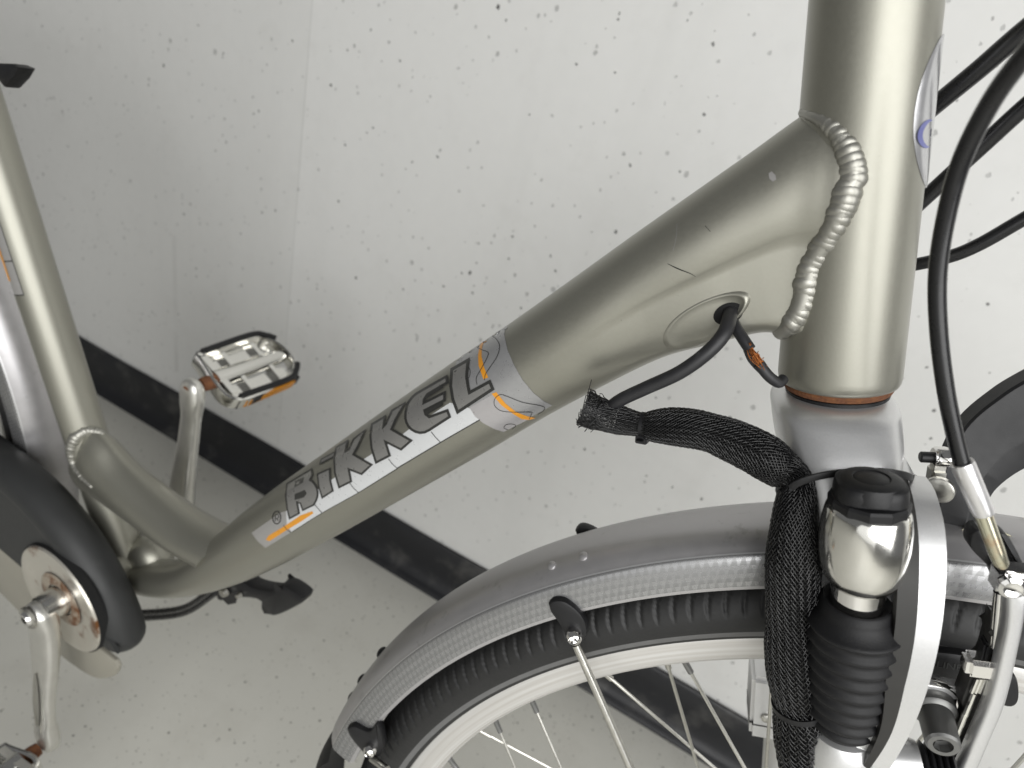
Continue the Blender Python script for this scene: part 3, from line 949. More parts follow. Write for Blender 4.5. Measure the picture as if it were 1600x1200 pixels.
def crank_arm(name, hubY, sgn, endp, bolt=True):
    """sgn -1: near side; arm from the bracket axis to endp"""
    hub = BB + A_(0, hubY, 0)
    end = np.asarray(endp)
    mb = MB()
    v = end - hub
    L = np.linalg.norm(v[[0, 2]])
    dirn = unit(A_(v[0], 0, v[2])); side = np.cross(YA, dirn)
    ts = np.linspace(0, 1, 40)
    P = np.array([hub + dirn * L * t + YA * (v[1] * (3 * t * t - 2 * t ** 3)) for t in ts])
    wdt = np.interp(ts, [0, 0.07, 0.3, 0.62, 0.85, 0.95, 1.0], [0.0150, 0.0165, 0.0160, 0.0118, 0.0112, 0.0135, 0.0118])
    thk = np.interp(ts, [0, 0.15, 0.8, 0.9, 1.0], [0.011, 0.0085, 0.0062, 0.0085, 0.0080])
    e = 3
    P0, P1 = P[0] - dirn * np.array([.012, .006, .002])[:, None], P[-1] + dirn * np.array([.004, .008, .0105])[:, None]
    PP = np.vstack([P0, P, P1]); ww = np.r_[[.004, .011, .0145], wdt, [.0105, .0075, .003]]; tt = np.r_[[.006, .009, .0105], thk, [.0072, .0055, .003]]
    tube(PP, ww, 32, side, tt, True, 2.8, mb)
    arm = mb.build(name, M['crank'], bike, auto=60)
    # sculpted groove on the outer face
    g = MB()
    gp = np.array([P[i] + YA * sgn * (thk[i] + 0.00008) for i in range(16, 33)])
    gw = 0.0052 * np.sin(np.linspace(0.05, np.pi - 0.3, len(gp))) ** 0.6
    V = []
    for p, ww_ in zip(gp, gw):
        for k, h in ((-1, 0.00005), (-0.7, -0.0004), (0, -0.0007), (0.7, -0.0004), (1, 0.00005)):
            V.append(p + side * ww_ * k + YA * sgn * (0.0009 + h))
    g.add(V, grid_faces(len(gp), 5, False))
    g.build('crank_groove', M['steel'], arm)
    if bolt:
        h2 = hub + YA * sgn * 0.009
        lathe(hub - YA * sgn * 0.028, YA * sgn, [(0, 0.0165), (0.012, 0.0145), (0.028, 0.0135)], 36, True, False).build('crank_hub', M['polish'], arm)
        lathe(h2, YA * sgn, [(0, 0.0112), (0.0025, 0.0112), (0.0032, 0.0103), (0.0026, 0.0085), (0.0018, 0.0080)], 36).build('bolt_ring', M['steel'], arm)
        bo = lathe(h2, YA * sgn, [(0.0, 0.0079), (0.003, 0.0076), (0.0052, 0.0062), (0.0052, 0.0036)], 28)
        lathe(h2, YA * sgn, [(0.0052, 0.0036), (0.002, 0.0034)], 6, False, True, bo)
        bo.build('crank_bolt', M['chrome'], arm)
    return arm, P[-1], dirn, side


near, ne, nd_, ns = crank_arm('crank_arm', -0.080, -1, B(76, 1158, -0.099))
far, fe, fd, fs = crank_arm('crank_arm', 0.058, 1, B(301, 607, 0.072), False)
tb = MB()
lathe(fe - YA * 0.0062, -YA, [(0.0012, 0.0048), (0.0014, 0.003), (0.0015, 0.0005)], 20, False, False, tb)
tb.build('axle_end', M['rust'], far)


def pedal(e, sgn, wv, up, name='pedal'):
    """e: outer face of the crank end; wv: unit vector across the pedal; up: unit vector square to it"""
    ped = empty(name, e, bike)
    Y = YA * sgn
    lathe(e, Y, [(0.003, 0.0065), (0.008, 0.0075), (0.016, 0.0075), (0.018, 0.009), (0.022, 0.009)], 24, True, True).build('pedal_axle', M['rust'], ped)
    x0, x1 = 0.018, 0.108
    hw = 0.031
    mb = MB()
    # alloy body: barrel, end plate, cross webs, side rails
    lathe(e, Y, [(x0, 0.011), (x0 + .02, 0.0095), (x1 - .01, 0.0085), (x1, 0.006)], 24, True, True, mb)
    pts = [(x0, -hw * .96), (x0, hw * .96), (x1 - .02, hw), (x1 - .004, hw * .72), (x1 + .004, hw * .3), (x1 + .004, -hw * .3), (x1 - .004, -hw * .72), (x1 - .02, -hw)]
    ring = smooth_path(np.array([e + Y * a + wv * b for a, b in pts + pts[:1]]), 70)
    tube(ring, 0.0085, 10, up, 0.0026, False, 4, mb)
    box(mb, e + Y * (x0 + .004), Y * .004, wv * hw * .95, up * .0085)
    for q in (-1, 1):
        box(mb, e + Y * ((x0 + x1) / 2 - .002) + wv * q * hw * .62 - up * .0035, Y * (x1 - x0) * .44, wv * hw * .26, up * .0016)
    for q in (.3, .72):
        box(mb, e + Y * (x0 + (x1 - x0) * q), Y * .003, wv * hw * .95, up * .005)
    mb.build('pedal_body', M['polish'], ped)
    # black rails round the upper edge of the cage
    for s in (-1, 1):
        rp = [(x0 + .006, s * hw), (x1 - .022, s * (hw + .002)), (x1 - .006, s * hw * .86), (x1 + .002, s * hw * .62)]
        P = smooth_path(np.array([e + Y * a + wv * b + up * .0085 for a, b in rp]), 24)
        tube(P, 0.0034, 10, up, 0.0032, True, 3).build('pedal_grip', M['black'], ped)
        mb = MB()
        box(mb, e + Y * (x0 + .044) + wv * s * (hw + .0035) - up * .001, Y * .033, wv * .0028, up * .0062)
        mb.build('pedal_reflector', M['orange'], ped)
        mb = MB()
        box(mb, e + Y * (x0 + .044) + wv * s * (hw + .002) - up * .001, Y * .041, wv * .0022, up * .0072)
        mb.build('reflector_holder', M['black'], ped)
    return ped


wv = unit(A_(0.90, 0, -0.43)); pedal(fe + A_(0, .006, 0), 1, wv, unit(np.cross(wv, YA)) * 1)
wv2 = unit(A_(0.94, 0, 0.33)); pedal(ne - A_(0, .006, 0), -1, wv2, -unit(np.cross(wv2, -YA)))


# ---- cable guide under the bracket
def guide():
    mb = MB()
    for k, (x0, y0, x1, y1) in enumerate(((222, 957, 335, 918), (222, 966, 338, 926))):
        P = smooth_path(np.array([B(x0 - 30, y0 - 2, 0.005 + k * .006), B(x0, y0, 0.01 + k * .006), B((x0 + x1) / 2 + 8, (y0 + y1) / 2 + 12, 0.016 + k * .006), B(x1, y1, 0.02 + k * .006)]), 20)
        tube(P, 0.0032, 10).build('gear_cable', M['cable'], bike)
    pts = [(335, 915), (372, 908), (392, 918), (425, 924), (440, 916), (462, 928), (472, 940), (460, 950), (430, 964), (418, 960), (404, 940), (372, 936), (340, 940)]
    Q = smooth_path(np.array([B(x, y, 0.012) for x, y in pts + pts[:1]]), 60)[:-1]
    plate(Q, A_(0, 0.016, 0), mb, 0, 0.004)
    lathe(B(352, 924, 0.010), YA, [(-0.004, 0.004), (0, 0.005)], 14, True, False, mb, 1)
    lathe(B(374, 930, 0.010), YA, [(-0.003, 0.002), (0.001, 0.003)], 12, True, False, mb, 1)
    o = mb.build('cable_guide', [M['black'], M['steel']], bike)
    o['label'] = 'black plastic cable clamp below the down tube with flat paddle end'


guide()


# ================================================================== FORK
YF = S @ YA
fork = empty('front_fork', W(fk(0, 0, -0.05)), bike)


def fork_build():
    # crown: stacked rounded sections along the steering axis, wide across the wheel
    rows = [(-0.0042, 0.0, 0.0186, 0.019, 2.0), (-0.0058, -0.0012, 0.0218, 0.025, 2.3), (-0.0085, -0.0016, 0.0236, 0.031, 2.9), (-0.014, -0.0010, 0.0236, 0.037, 3.0), (-0.022, -0.0004, 0.0228, 0.044, 3.3),
            (-0.032, 0.0, 0.0212, 0.050, 3.3), (-0.042, 0.0005, 0.0194, 0.054, 3.3), (-0.052, 0.0015, 0.0172, 0.055, 3.6), (-0.060, 0.0025, 0.0140, 0.054, 3.0), (-0.064, 0.003, 0.0100, 0.048, 2.6)]
    rows = smooth_path(np.array(rows), 40)
    n = 72
    a = np.linspace(0, 2 * np.pi, n, endpoint=False)
    V = []
    for s, cn, rn, ry, p in rows:
        e = 2 / p
        # keep the wheel's side of the crown narrower near the top
        V += [W(fk(cn + rn * np.sign(np.cos(t)) * abs(np.cos(t)) ** e, ry * np.sign(np.sin(t)) * abs(np.sin(t)) ** e * 0.88, s)) for t in a]
    cr = mkobj('fork_crown', V, grid_faces(len(rows), n, True, True, True), M['silver'], fork)
    lathe(H0, U, [(-0.0062, 0.0175), (-0.0060, 0.0196), (-0.0034, 0.0200), (-0.0026, 0.0175)], 60).build('crown_race', M['black'], cr)
    for sy in (-1, 1):
        y = 0.0555 * sy
        ax = W(fk(0.0022, y, 0.0015))
        uu = S @ U
        pot = [(-0.0285, 0.0085), (-0.0285, 0.0118), (-0.0292, 0.0128), (-0.031, 0.01355), (-0.036, 0.0144), (-0.043, 0.01475), (-0.049, 0.0145), (-0.0545, 0.0136), (-0.0590, 0.0120), (-0.0612, 0.0103), (-0.0616, 0.0085)]
        po = lathe(ax, uu, pot, 64, True, True).build('fork_shoulder', M['polish'], fork)
        if sy < 0: po['label'] = 'polished fork shoulder with black adjuster cap'
        lathe(ax, uu, [(-0.060, 0.0092), (-0.080, 0.0092)], 40).build('stanchion', M['chrome'], fork)
        # adjuster: hexagonal foot, round cap
        kb = MB()
        lathe(ax, uu, [(-0.0302, 0.0112), (-0.0292, 0.0129), (-0.0264, 0.0130), (-0.0254, 0.0124), (-0.0250, 0.0108)], 12, True, True, kb)
        kn = kb.build('adjuster_cap', M['black'], fork, auto=25)
        kb = MB()
        prof = [(-0.0242, 0.0108), (-0.0205, 0.0105), (-0.0188, 0.0098), (-0.0181, 0.0084), (-0.0179, 0.0060), (-0.0184, 0.0056), (-0.0181, 0.0050), (-0.0178, 0.001)]
        lathe(ax, uu, prof, 40, False, True, kb)
        kb.build('cap_button', M['black'], kn)
        gp = np.array([ax + uu * q for q in (-0.0262, -0.0258, -0.0225, -0.0198, -0.0189, -0.0186)])
        gr = np.array([0.0110, 0.0114, 0.0114, 0.0109, 0.0098, 0.0080])
        tube(gp, gr, 40, S @ N, gr * 0.88, True, 2.9).build('cap_grip', M['black'], kn)
        # bellows
        prof = [(-0.0705, 0.0092), (-0.0690, 0.0112), (-0.0695, 0.0120), (-0.0730, 0.0123), (-0.0750, 0.0130), (-0.0785, 0.0158)]
        s, r = -0.0785, 0.0166
        for k in range(10):
            rr = np.interp(k, [0, 4, 7, 9], [0.0166, 0.0157, 0.0142, 0.0112])
            nx = np.interp(k + 1, [0, 4, 7, 9], [0.0166, 0.0157, 0.0142, 0.0112])
            st = np.interp(k, [0, 9], [0.0062, 0.0056])
            prof += [(s - 0.0004, rr), (s - 0.0012, rr + 0.00005), (s - 0.0018, rr - 0.0003), (s - 0.0024, rr - 0.0011), (s - 0.0034, rr - 0.0016), (s - st * 0.80, nx - 0.0009), (s - st * 0.92, nx - 0.0003)]
            s -= st
        prof += [(s, 0.0105), (s - 0.004, 0.0108)]
        bo = lathe(ax, uu, prof, 64).build('fork_bellows', M['rubber'], fork, auto=60)
        # lower leg
        lo = s + 0.004
        n_ = 40
        if sy < 0:
            lp = [(lo + 0.003, 0.0098), (lo + 0.0018, 0.0122), (lo - 0.003, 0.0140), (lo - 0.012, 0.0150), (lo - 0.05, 0.0150), (-0.40, 0.0135), (-0.455, 0.011)]
        else:
            lp = [(lo + 0.003, 0.0098), (lo + 0.0018, 0.0122), (lo - 0.003, 0.0135), (lo - 0.05, 0.0140), (-0.40, 0.0130), (-0.455, 0.011)]
        lg = lathe(ax, uu, lp, n_, True, True).build('fork_leg', M['silver'], fork)
        tube(np.array([W(fk(0.0022, y, -0.430)), W(AX + YA * sy * 0.052 - U * 0.012)]), 0.010, 16, YF, 0.005, True, 3).build('dropout', M['silver'], lg)
        if sy > 0:
            # square cast block with a screw on the far leg
            mb = MB()
            c = (Fw(1203, 1085, 0.055) + Fw(1215, 1085, 0.055)) / 2
            box(mb, c, (S @ N) * 0.0145, (S @ YA) * 0.014, uu * 0.0240, 0, 0.14)
            mb.build('leg_block', M['silver'], lg)
            mb = MB(); c2 = Fw(1197, 1122, 0.0405)
            lathe(c2, -(S @ YA), [(0, 0.0030), (0.001, 0.0028), (0.0018, 0.0014)], 16, False, True, mb)
            mb.build('screw', M['steel'], lg)
            mb = MB(); box(mb, c - uu * 0.0125, (S @ N) * 0.0147, (S @ YA) * 0.0143, uu * 0.0004, 0, 0.1)
            mb.build('block_joint', M['darkshade'], lg)
    # arch over the wheel: band rising in front of the near leg, across, and down the far one
    path = [((1310, 1205), -0.058, 0.0110), ((1345, 1172), -0.058, 0.0090), ((1384, 1118), -0.0575, 0.0070), ((1410, 1050), -0.057, 0.0070), ((1427, 975), -0.055, 0.0072), ((1434, 900), -0.051, 0.0074), ((1434, 840), -0.044, 0.0076), ((1425, 790), -0.034, 0.0074), ((1412, 764), -0.020, 0.0070)]
    P = [Fk(*p, y) for p, y, _ in path]
    wd = [q for *_, q in path]
    top = P[-1].copy(); top[1] = 0; top = top + U * 0.003
    full = np.array(P + [top] + [q * A_(1, -1, 1) for q in P[::-1]])
    wd = wd + [0.0062] + wd[::-1]
    rows = smooth_path(np.c_[full, wd], 90)
    C3 = rows[:, :3]; hw = rows[:, 3]
    T = unit(np.gradient(C3, axis=0))
    # section: flat outer face, thick towards the wheel, narrow rear edge
    fwd = np.array([unit(np.cross(t, unit(np.cross(N, t)))) for t in T])
    V = []
    for i in range(len(rows)):
        t = T[i]
        e1 = N - t * (N @ t)
        e1 = unit(e1)
        e2 = np.cross(t, e1)     # outward
        if e2 @ (C3[i] - (AX)) < 0 and abs(C3[i][1]) < 0.02: e2 = -e2
        h = hw[i]
        k = 0.0075
        for a, b in ((-1, 0.0), (-0.86, 0.28), (-0.5, 0.42), (0.4, 0.42), (0.8, 0.24), (1, -0.1), (1, -0.6), (0.85, -1), (0, -1.05), (-0.85, -1), (-1, -0.6)):
            V.append(W(C3[i] + e1 * h * a + e2 * k * b))
    arch = mkobj('fork_arch', V, grid_faces(len(rows), 11, True, True, True), M['silver'], fork, auto=45)
    # strip on the arch's back nearer the leg, shade put into its near-black colour
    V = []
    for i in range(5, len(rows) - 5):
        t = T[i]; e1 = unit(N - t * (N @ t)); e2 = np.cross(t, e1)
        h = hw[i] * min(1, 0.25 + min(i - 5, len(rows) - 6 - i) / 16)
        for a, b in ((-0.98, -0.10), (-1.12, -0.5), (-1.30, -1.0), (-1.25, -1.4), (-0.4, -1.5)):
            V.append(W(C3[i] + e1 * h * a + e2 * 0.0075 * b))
    mkobj('arch_back_shade', V, grid_faces(len(rows) - 10, 5, True, True, True), M['darkshade'], fork, auto=45)
    # brake boss stub at the leg
    mb = MB()
    b0 = Fw(1398, 1186, -0.050); bd = unit(Fw(1470, 1192, -0.050) - b0)
    lathe(b0 - bd * .012, bd, [(0, 0.0090), (0.018, 0.0086), (0.0205, 0.0078)], 32, True, True, mb)
    mb.build('brake_boss', M['silver'], fork)
    mb = MB()
    for k in range(5):
        lathe(b0 + bd * (0.0095 + k * 0.0023), bd, [(0, 0.0066), (0.0008, 0.0078), (0.0017, 0.0066)], 24, True, True, mb)
    mb.build('brake_spring', M['black'], fork)


fork_build()

# ================================================================== FRONT WHEEL


def rot_pt(r, th, y, axc=AX): return axc + r * (N0 * math.cos(th) + Z_ * math.sin(th)) + YA * y
N0, Z_ = A_(1, 0, 0), A_(0, 0, 1)


def make_wheel(name, tf, axc, a0, a1, fine, parent):
    """tf maps local to world; a0..a1 the arc built"""
    wh = empty(name, tf(axc), parent)
    n = 250 * 12 + 1 if fine else 241
    th = np.linspace(a0, a1, n)
    # tyre section from near bead over the crown to the far bead
    ph = np.radians(np.array([-38, -28, -16, -4, 6, 12, 20, 30, 38, 44, 54, 66, 76, 84, 90, 96, 104, 114, 126, 136, 142, 150, 168, 184, 196, 208, 218]))
    rc, rt, ry = 0.3285, 0.0190, 0.0185
    V, UV, MI = [], [], []
    pitch = 2 * math.pi / 250
    for t in th:
        f = (t / pitch) % 1.0
        f2 = ((t + pitch * 0.5) / pitch) % 1.0
        for p in ph:
            up = math.degrees(p)
            q = up if up <= 90 else 180 - up
            k = 0.0
            if fine:
                fr = f if up <= 90 else f2
                sl = (fr + (q - 40) * 0.012) % 1.0
                if 16 <= q <= 58: k = -0.0010 if sl < 0.16 else 0.0003 - 0.0004 * sl
                elif 58 < q <= 74: k = -0.0007
                elif q > 74: k = 0.0003 if ((fr * 2) % 1) > 0.3 else -0.0005
            else:
                k = 0
            rr = rc + (rt + k) * math.sin(p)
            y = -(ry + k) * math.cos(p)
            V.append(tf(axc + A_(rr * math.cos(t), y, rr * math.sin(t))))
            UV.append((t * 0.33, p * 0.019))
    F = grid_faces(n, len(ph), False)
    MI = [1 if (j % (len(ph) - 1)) in (1,) else 0 for j in range(len(F))]
    ty = mkobj('tyre', V, F, [M['tyre'], M['stripe']], wh, True, MI, UV, auto=None)
    sec = [(0.3175, -0.0100), (0.3172, -0.0118), (0.3160, -0.0125), (0.3040, -0.0122), (0.3015, -0.0112), (0.2990, -0.0085), (0.2975, -0.004), (0.2970, 0.0)]
    sec += [(r, -y) for r, y in sec[-2::-1]]
    n = 361
    th = np.linspace(a0, a1, n)
    V = [tf(axc + A_(r * math.cos(t), y, r * math.sin(t))) for t in th for r, y in sec]
    UV = [(t * 0.31, j * 0.004 if j < 8 else (14 - j) * .004) for t in th for j in range(len(sec))]
    mkobj('rim', V, grid_faces(n, len(sec), False), M['rim'], wh, True, None, UV, auto=35)
    return wh


fwheel = make_wheel('front_wheel', W, AX, math.radians(30), math.radians(390), True, bike)
rwheel = make_wheel('rear_wheel', lambda p: p + 0, AR, math.radians(-80), math.radians(280), False, bike)


def spokes():
    rimr, hubr = 0.2985, 0.030
    # (rim angle, side of flange, how far the spoke sweeps round the hub)
    defs = []
    tilt = [(149.4, -1, 18), (155.9, -1, 26), (139.8, 1, -14), (130.1, -1, -9), (131.9, 1, 9), (160.3, 1, -10), (121.0, 1, 9), (112.0, -1, -10), (104, 1, 10), (97, -1, 10), (89, 1, -10), (82, -1, -9), (167, -1, 20), (174, 1, -12), (181, -1, 15), (188, 1, -12)]
    tilt += [(195 + 9.6 * i, 1 if i % 2 else -1, (14, -12, -14, 12)[i % 4]) for i in range(25)]
    for ang, sd, sw in tilt:
        a = math.radians(ang)
        p0 = AX + A_(rimr * math.cos(a), 0.0015 * sd, rimr * math.sin(a))
        d0 = unit(AX + YA * 0.030 * sd - p0)
        # rotate the inward direction about the axle
        s_ = math.radians(-sw)
        d = A_(d0[0] * math.cos(s_) - d0[2] * math.sin(s_), d0[1], d0[0] * math.sin(s_) + d0[2] * math.cos(s_))
        p1 = p0 + d * 0.285
        tube(np.array([W(p0 + d * 0.010), W(p1)]), 0.00098, 8).build('spoke', M['steel'], fwheel)
        mb = lathe(W(p0 - d * 0.002), S @ d, [(0, 0.0022), (0.004, 0.0021), (0.0045, 0.0018), (0.0135, 0.0017), (0.0138, 0.001)], 10, True, True)
        mb.build('spoke_nipple', M['rubbergrey'] if sd < 0 else M['steel'], fwheel)
    lathe(W(AX), YF, [(-0.045, 0.008), (-0.032, 0.008), (-0.032, 0.030), (-0.028, 0.030), (-0.026, 0.022), (0.026, 0.022), (0.028, 0.030), (0.032, 0.030), (0.032, 0.008), (0.045, 0.008)], 36, True, True).build('wheel_hub', M['crank'], fwheel)


spokes()


# ================================================================== MUDGUARDS
def mudguard(name, tf, axc, a0, a1, parent, dr=lambda t: 0.0):
    n = 150
    th = np.linspace(a0, a1, n)
    sec = [(0.3525, -0.0232), (0.3522, -0.0238), (0.3535, -0.0240), (0.3585, -0.0236), (0.3640, -0.0229), (0.3672, -0.0222), (0.3686, -0.0213), (0.3690, -0.0206),
           (0.3702, -0.0195), (0.3725, -0.0165), (0.3745, -0.0125), (0.3757, -0.0075), (0.3762, 0.0)]
    full = sec + [(r, -y) for r, y in sec[-2::-1]]
    k = len(full)
    inn = [(r - 0.0012, y * 0.955) for r, y in full]
    V, UV = [], []
    for t in th:
        for r, y in full + inn[::-1]:
            r = r + dr(t)
            V.append(tf(axc + A_(r * math.cos(t), y, r * math.sin(t))))
            UV.append((t * 0.36, r))
    F = grid_faces(n, 2 * k, True, True, True)
    MI = []
    for i in range(n - 1):
        for j in range(2 * k):
            MI.append(1 if j in (2, 3, 4, 5) or j in (k - 4, k - 5, k - 6, k - 7) else (2 if j in (6, k - 8) else 0))
    MI += [0, 0]
    return mkobj(name, V, F, [M['guard'], M['pattern'], M['silver']], parent, True, MI, UV, auto=50)


mg = mudguard('front_mudguard', W, AX, math.radians(70), math.radians(172), bike)
mg2 = mudguard('rear_mudguard', lambda p: p, AR, math.radians(-12), math.radians(75), bike)


def guard_fittings():
    # rivets
    for px in ((862, 884), (911, 869)):
        c = Fk(*px, -0.0125)
        d = c - AX; a = math.atan2(d[2], d[0])
        nrm = unit(A_(math.cos(a), -0.45, math.sin(a)))
        c = AX + A_(0.3752 * math.cos(a), -0.0125, 0.3752 * math.sin(a))
        lathe(W(c - nrm * .0008), S @ nrm, [(0, 0.0026), (0.0009, 0.0024), (0.0015, 0.0015), (0.0017, 0.0003)], 16).build('rivet', M['guard'], mg)
    # clips with bolts and stays
    def clip(poly, bolt, stay_to, y):
        P = smooth_path(np.array([Fw(*p, y) for p in poly + poly[:1]]), 60)[:-1]
        cl = plate(P, YF * 0.0065, None, 0, 0.0018).build('stay_clip', M['black'], mg)
        bc = Fw(*bolt, y - 0.002)
        bo = lathe(bc, -YF, [(-0.002, 0.0042), (0.0006, 0.0042), (0.0022, 0.0036), (0.0030, 0.0024), (0.0026, 0.0021)], 28, True, False)
        lathe(bc, -YF, [(0.0026, 0.0021), (0.0008, 0.0019)], 6, False, True, bo)
        bo.build('clip_bolt', M['chrome'], mg)
        a, b = Fw(bolt[0] + 3, bolt[1] + 12, y), Fw(*stay_to, y - 0.006)
        b = a + (b - a) * 1.15
        mb = tube(np.array([a, b]), 0.0022, 10)
        mb.build('mudguard_stay', M['steel'], mg)
    clip([(856, 946), (864, 940), (882, 941), (902, 955), (914, 972), (917, 992), (908, 1004), (894, 1006), (884, 998), (874, 978), (860, 958)], (897, 995), (985, 1200), -0.027)
    clip([(541, 1140), (552, 1136), (575, 1144), (588, 1132), (596, 1150), (598, 1172), (590, 1184), (574, 1184), (562, 1172), (546, 1152)], (578, 1173), (602, 1200), -0.027)
    # far clip above the guard, small rubber bumps on the outside
    P = [(898, 831), (904, 825), (916, 826), (932, 834), (946, 846), (930, 858), (908, 856)]
    P = smooth_path(np.array([Fw(*p, 0.020) for p in P + P[:1]]), 40)[:-1]
    plate(P, YF * 0.007, None, 0, 0.0018).build('stay_clip', M['black'], mg)
    for px in ((606, 1022), (576, 1064), (560, 1090)):
        c = Fk(*px, 0.012); d = c - AX; a = math.atan2(d[2], d[0])
        mb = MB()
        e = A_(math.cos(a), 0, math.sin(a)); t = A_(-math.sin(a), 0, math.cos(a))
        ball(mb, W(AX + e * 0.3752 + YA * 0.010), S @ e * .003, S @ t * .0045, YF * .004, 14, 10)
        mb.build('rubber_stud', M['black'], mg)
    # bottom mud flap collar
    V = []
    c = Fk(545, 1180, -0.01); d = c - AX; a0 = math.atan2(d[2], d[0])
    for a in np.linspace(a0 - 0.03, a0 + 0.35, 20):
        rr = 0.372 + 0.006 * math.sin(min(1, (a - a0 + .03) / .06) * math.pi / 2)
        for q in np.linspace(-1, 1, 14):
            V.append(W(AX + A_((rr - 0.006 * q * q) * math.cos(a), 0.027 * q, (rr - 0.006 * q * q) * math.sin(a))))
    mkobj('mud_flap', V, grid_faces(20, 14, False), M['rubber'], mg)


guard_fittings()

# ================================================================== BRAKE, BRACKET, CABLES


def brake():
    br = empty('front_brake', Fw(1540, 1040, -0.03), bike)
    y = -0.040
    # arm: bright curved lever
    path = [((1583, 900), -0.046, .0042), ((1584, 930), -0.047, .0032), ((1580, 970), -0.047, .0027), ((1573, 1005), -0.047, .0027), ((1562, 1055), -0.047, .0028), ((1549, 1100), -0.0475, .0029), ((1528, 1150), -0.048, .0029), ((1509, 1195), -0.048, .0031), ((1500, 1220), -0.048, .004)]
    rows = smooth_path(np.array([(*Fw(*p, yy), q) for p, yy, q in path]), 50)
    arm = tube(rows[:, :3], rows[:, 3], 20, S @ N, np.maximum(rows[:, 3], .0035), True, 3.5).build('brake_arm', M['silver'], br)
    mb = MB()
    box(mb, Fw(1584, 905, -0.046), (S @ N) * .0062, YF * .0045, (S @ U) * .0052, 0, .3)
    lathe(Fw(1580, 917, -0.0505), -YF, [(-.001, .0042), (0.001, .0042), (.0018, .0030), (.0012, .0018)], 20, False, True, mb)
    mb.build('arm_head', M['chrome'], arm)
    # dark rear plate with ribs beside the arm
    pts = [(1556, 965), (1562, 975), (1560, 1030), (1545, 1070), (1530, 1110), (1512, 1160), (1500, 1195), (1482, 1195), (1496, 1150), (1510, 1120), (1502, 1100), (1508, 1080), (1522, 1045), (1538, 1030)]
    Q = smooth_path(np.array([Fw(*p, -0.043) for p in pts + pts[:1]]), 70)[:-1]
    plate(Q, YF * 0.009, None, 0, 0.0012).build('arm_rib', M['darkshade'], arm)
    for k in range(3):
        a, b = (1508 + 7 * k, 1115 - 16 * k), (1494 + 7 * k, 1150 - 16 * k)
        mb = tube(np.array([Fw(*a, -0.0445), Fw(*b, -0.0445)]), 0.0010, 8)
        mb.build('arm_fin', M['polish'], arm)
        a, b = (1527 + 6 * k, 1060), (1518 + 6 * k, 1082)
        tube(np.array([Fw(*a, -0.0445), Fw(*b, -0.0445)]), 0.0008, 8).build('arm_fin', M['polish'], arm)
    # thin upright link and chrome block
    tube(np.array([Fw(1563, 925, -0.041), Fw(1556, 1010, -0.042)]), 0.0022, 12).build('brake_link', M['chrome'], br)
    mb = MB(); box(mb, Fw(1529, 1038, -0.044), (S @ N) * .0050, YF * .0042, (S @ U) * .0040, 0, .35)
    mb.build('spring_block', M['chrome'], br)
    mb = MB(); box(mb, Fw(1543, 1015, -0.040), (S @ N) * .0024, YF * .003, (S @ U) * .005, 0, .3)
    mb.build('spring_stop', M['black'], br)
    # pad with raised lettering
    pad = [(1418, 1022), (1470, 1020), (1530, 1030), (1572, 1050), (1590, 1062), (1594, 1092), (1584, 1106), (1560, 1102), (1500, 1078), (1440, 1062), (1416, 1052)]
    Q = smooth_path(np.array([Fw(*p, -0.022) for p in pad + pad[:1]]), 80)[:-1]
    pd = plate(Q, YF * 0.009, None, 0, 0.0016).build('brake_pad', M['black'], br)
    fc = bpy.data.curves.new('pad_lettering', 'FONT'); fc.body = 'LINE'; fc.size = 1; fc.extrude = 0.02
    fo = bpy.data.objects.new('tmp', fc); COL.objects.link(fo)
    dg = bpy.context.evaluated_depsgraph_get(); dg.update()
    me = fo.evaluated_get(dg).to_mesh()
    o0 = Fw(1462, 1042, -0.0221); ex = unit(Fw(1502, 1048, -0.0221) - o0); ez = np.cross(ex, YF); ez = ez if ez[2] > 0 else -ez
    sc_ = np.linalg.norm(Fw(1502, 1048, -0.0221) - o0) / max(v.co.x for v in me.vertices)
    V = [o0 + ex * v.co.x * sc_ + ez * v.co.y * sc_ * 1.0 - YF * (v.co.z + 0.005) * sc_ for v in me.vertices]
    mkobj('pad_lettering', V, [list(p.vertices) for p in me.polygons], M['case'], pd, False)
    bpy.data.objects.remove(fo)
    # slotted washer, bolt
    wc = Fw(1455, 1092, -0.034)
    mb = MB()
    bd = unit(Fw(1474, 1166, -0.056) - wc)
    lathe(wc, bd, [(-.004, .0098), (-.001, .0112), (.001, .0112), (.002, .0104), (.0012, .0062), (-.003, .006)], 36, True, True, mb)
    mb.build('slot_washer', M['chrome'], br)
    mb = MB()
    box(mb, Fw(1478, 1075, -0.034), (S @ N) * .0115, YF * .003, (S @ U) * .0034, 0, .3)
    mb.build('pad_holder', M['silver'], br)
    lathe(wc, bd, [(0, .0045), (.004, .0045)], 24, True, False).build('bolt_stem', M['dark'], br)
    L = np.linalg.norm(Fw(1474, 1166, -0.056) - wc)
    bo = lathe(wc, bd, [(L * .05, .0082), (L * .30, .0082), (L * .33, .0076), (L * .36, .0064), (L * .96, .0060), (L, .0052), (L, .0034)], 36, True, False)
    lathe(wc, bd, [(L, .0034), (L - .003, .0033)], 6, False, True, bo)
    bo.build('pad_bolt', M['rubbergrey'], br)
    # black fork-shaped cable holder round the cable end
    for pts in ([(1518, 836), (1528, 829), (1540, 836), (1566, 880), (1572, 905), (1568, 925), (1558, 912), (1548, 890), (1518, 858)],
                [(1556, 832), (1572, 836), (1585, 852), (1606, 896), (1600, 902), (1590, 898), (1572, 862)]):
        Q = smooth_path(np.array([Fw(*p, -0.040) for p in pts + pts[:1]]), 50)[:-1]
        plate(Q, YF * 0.008, None, 0, 0.0012).build('cable_holder', M['black'], br)


brake()


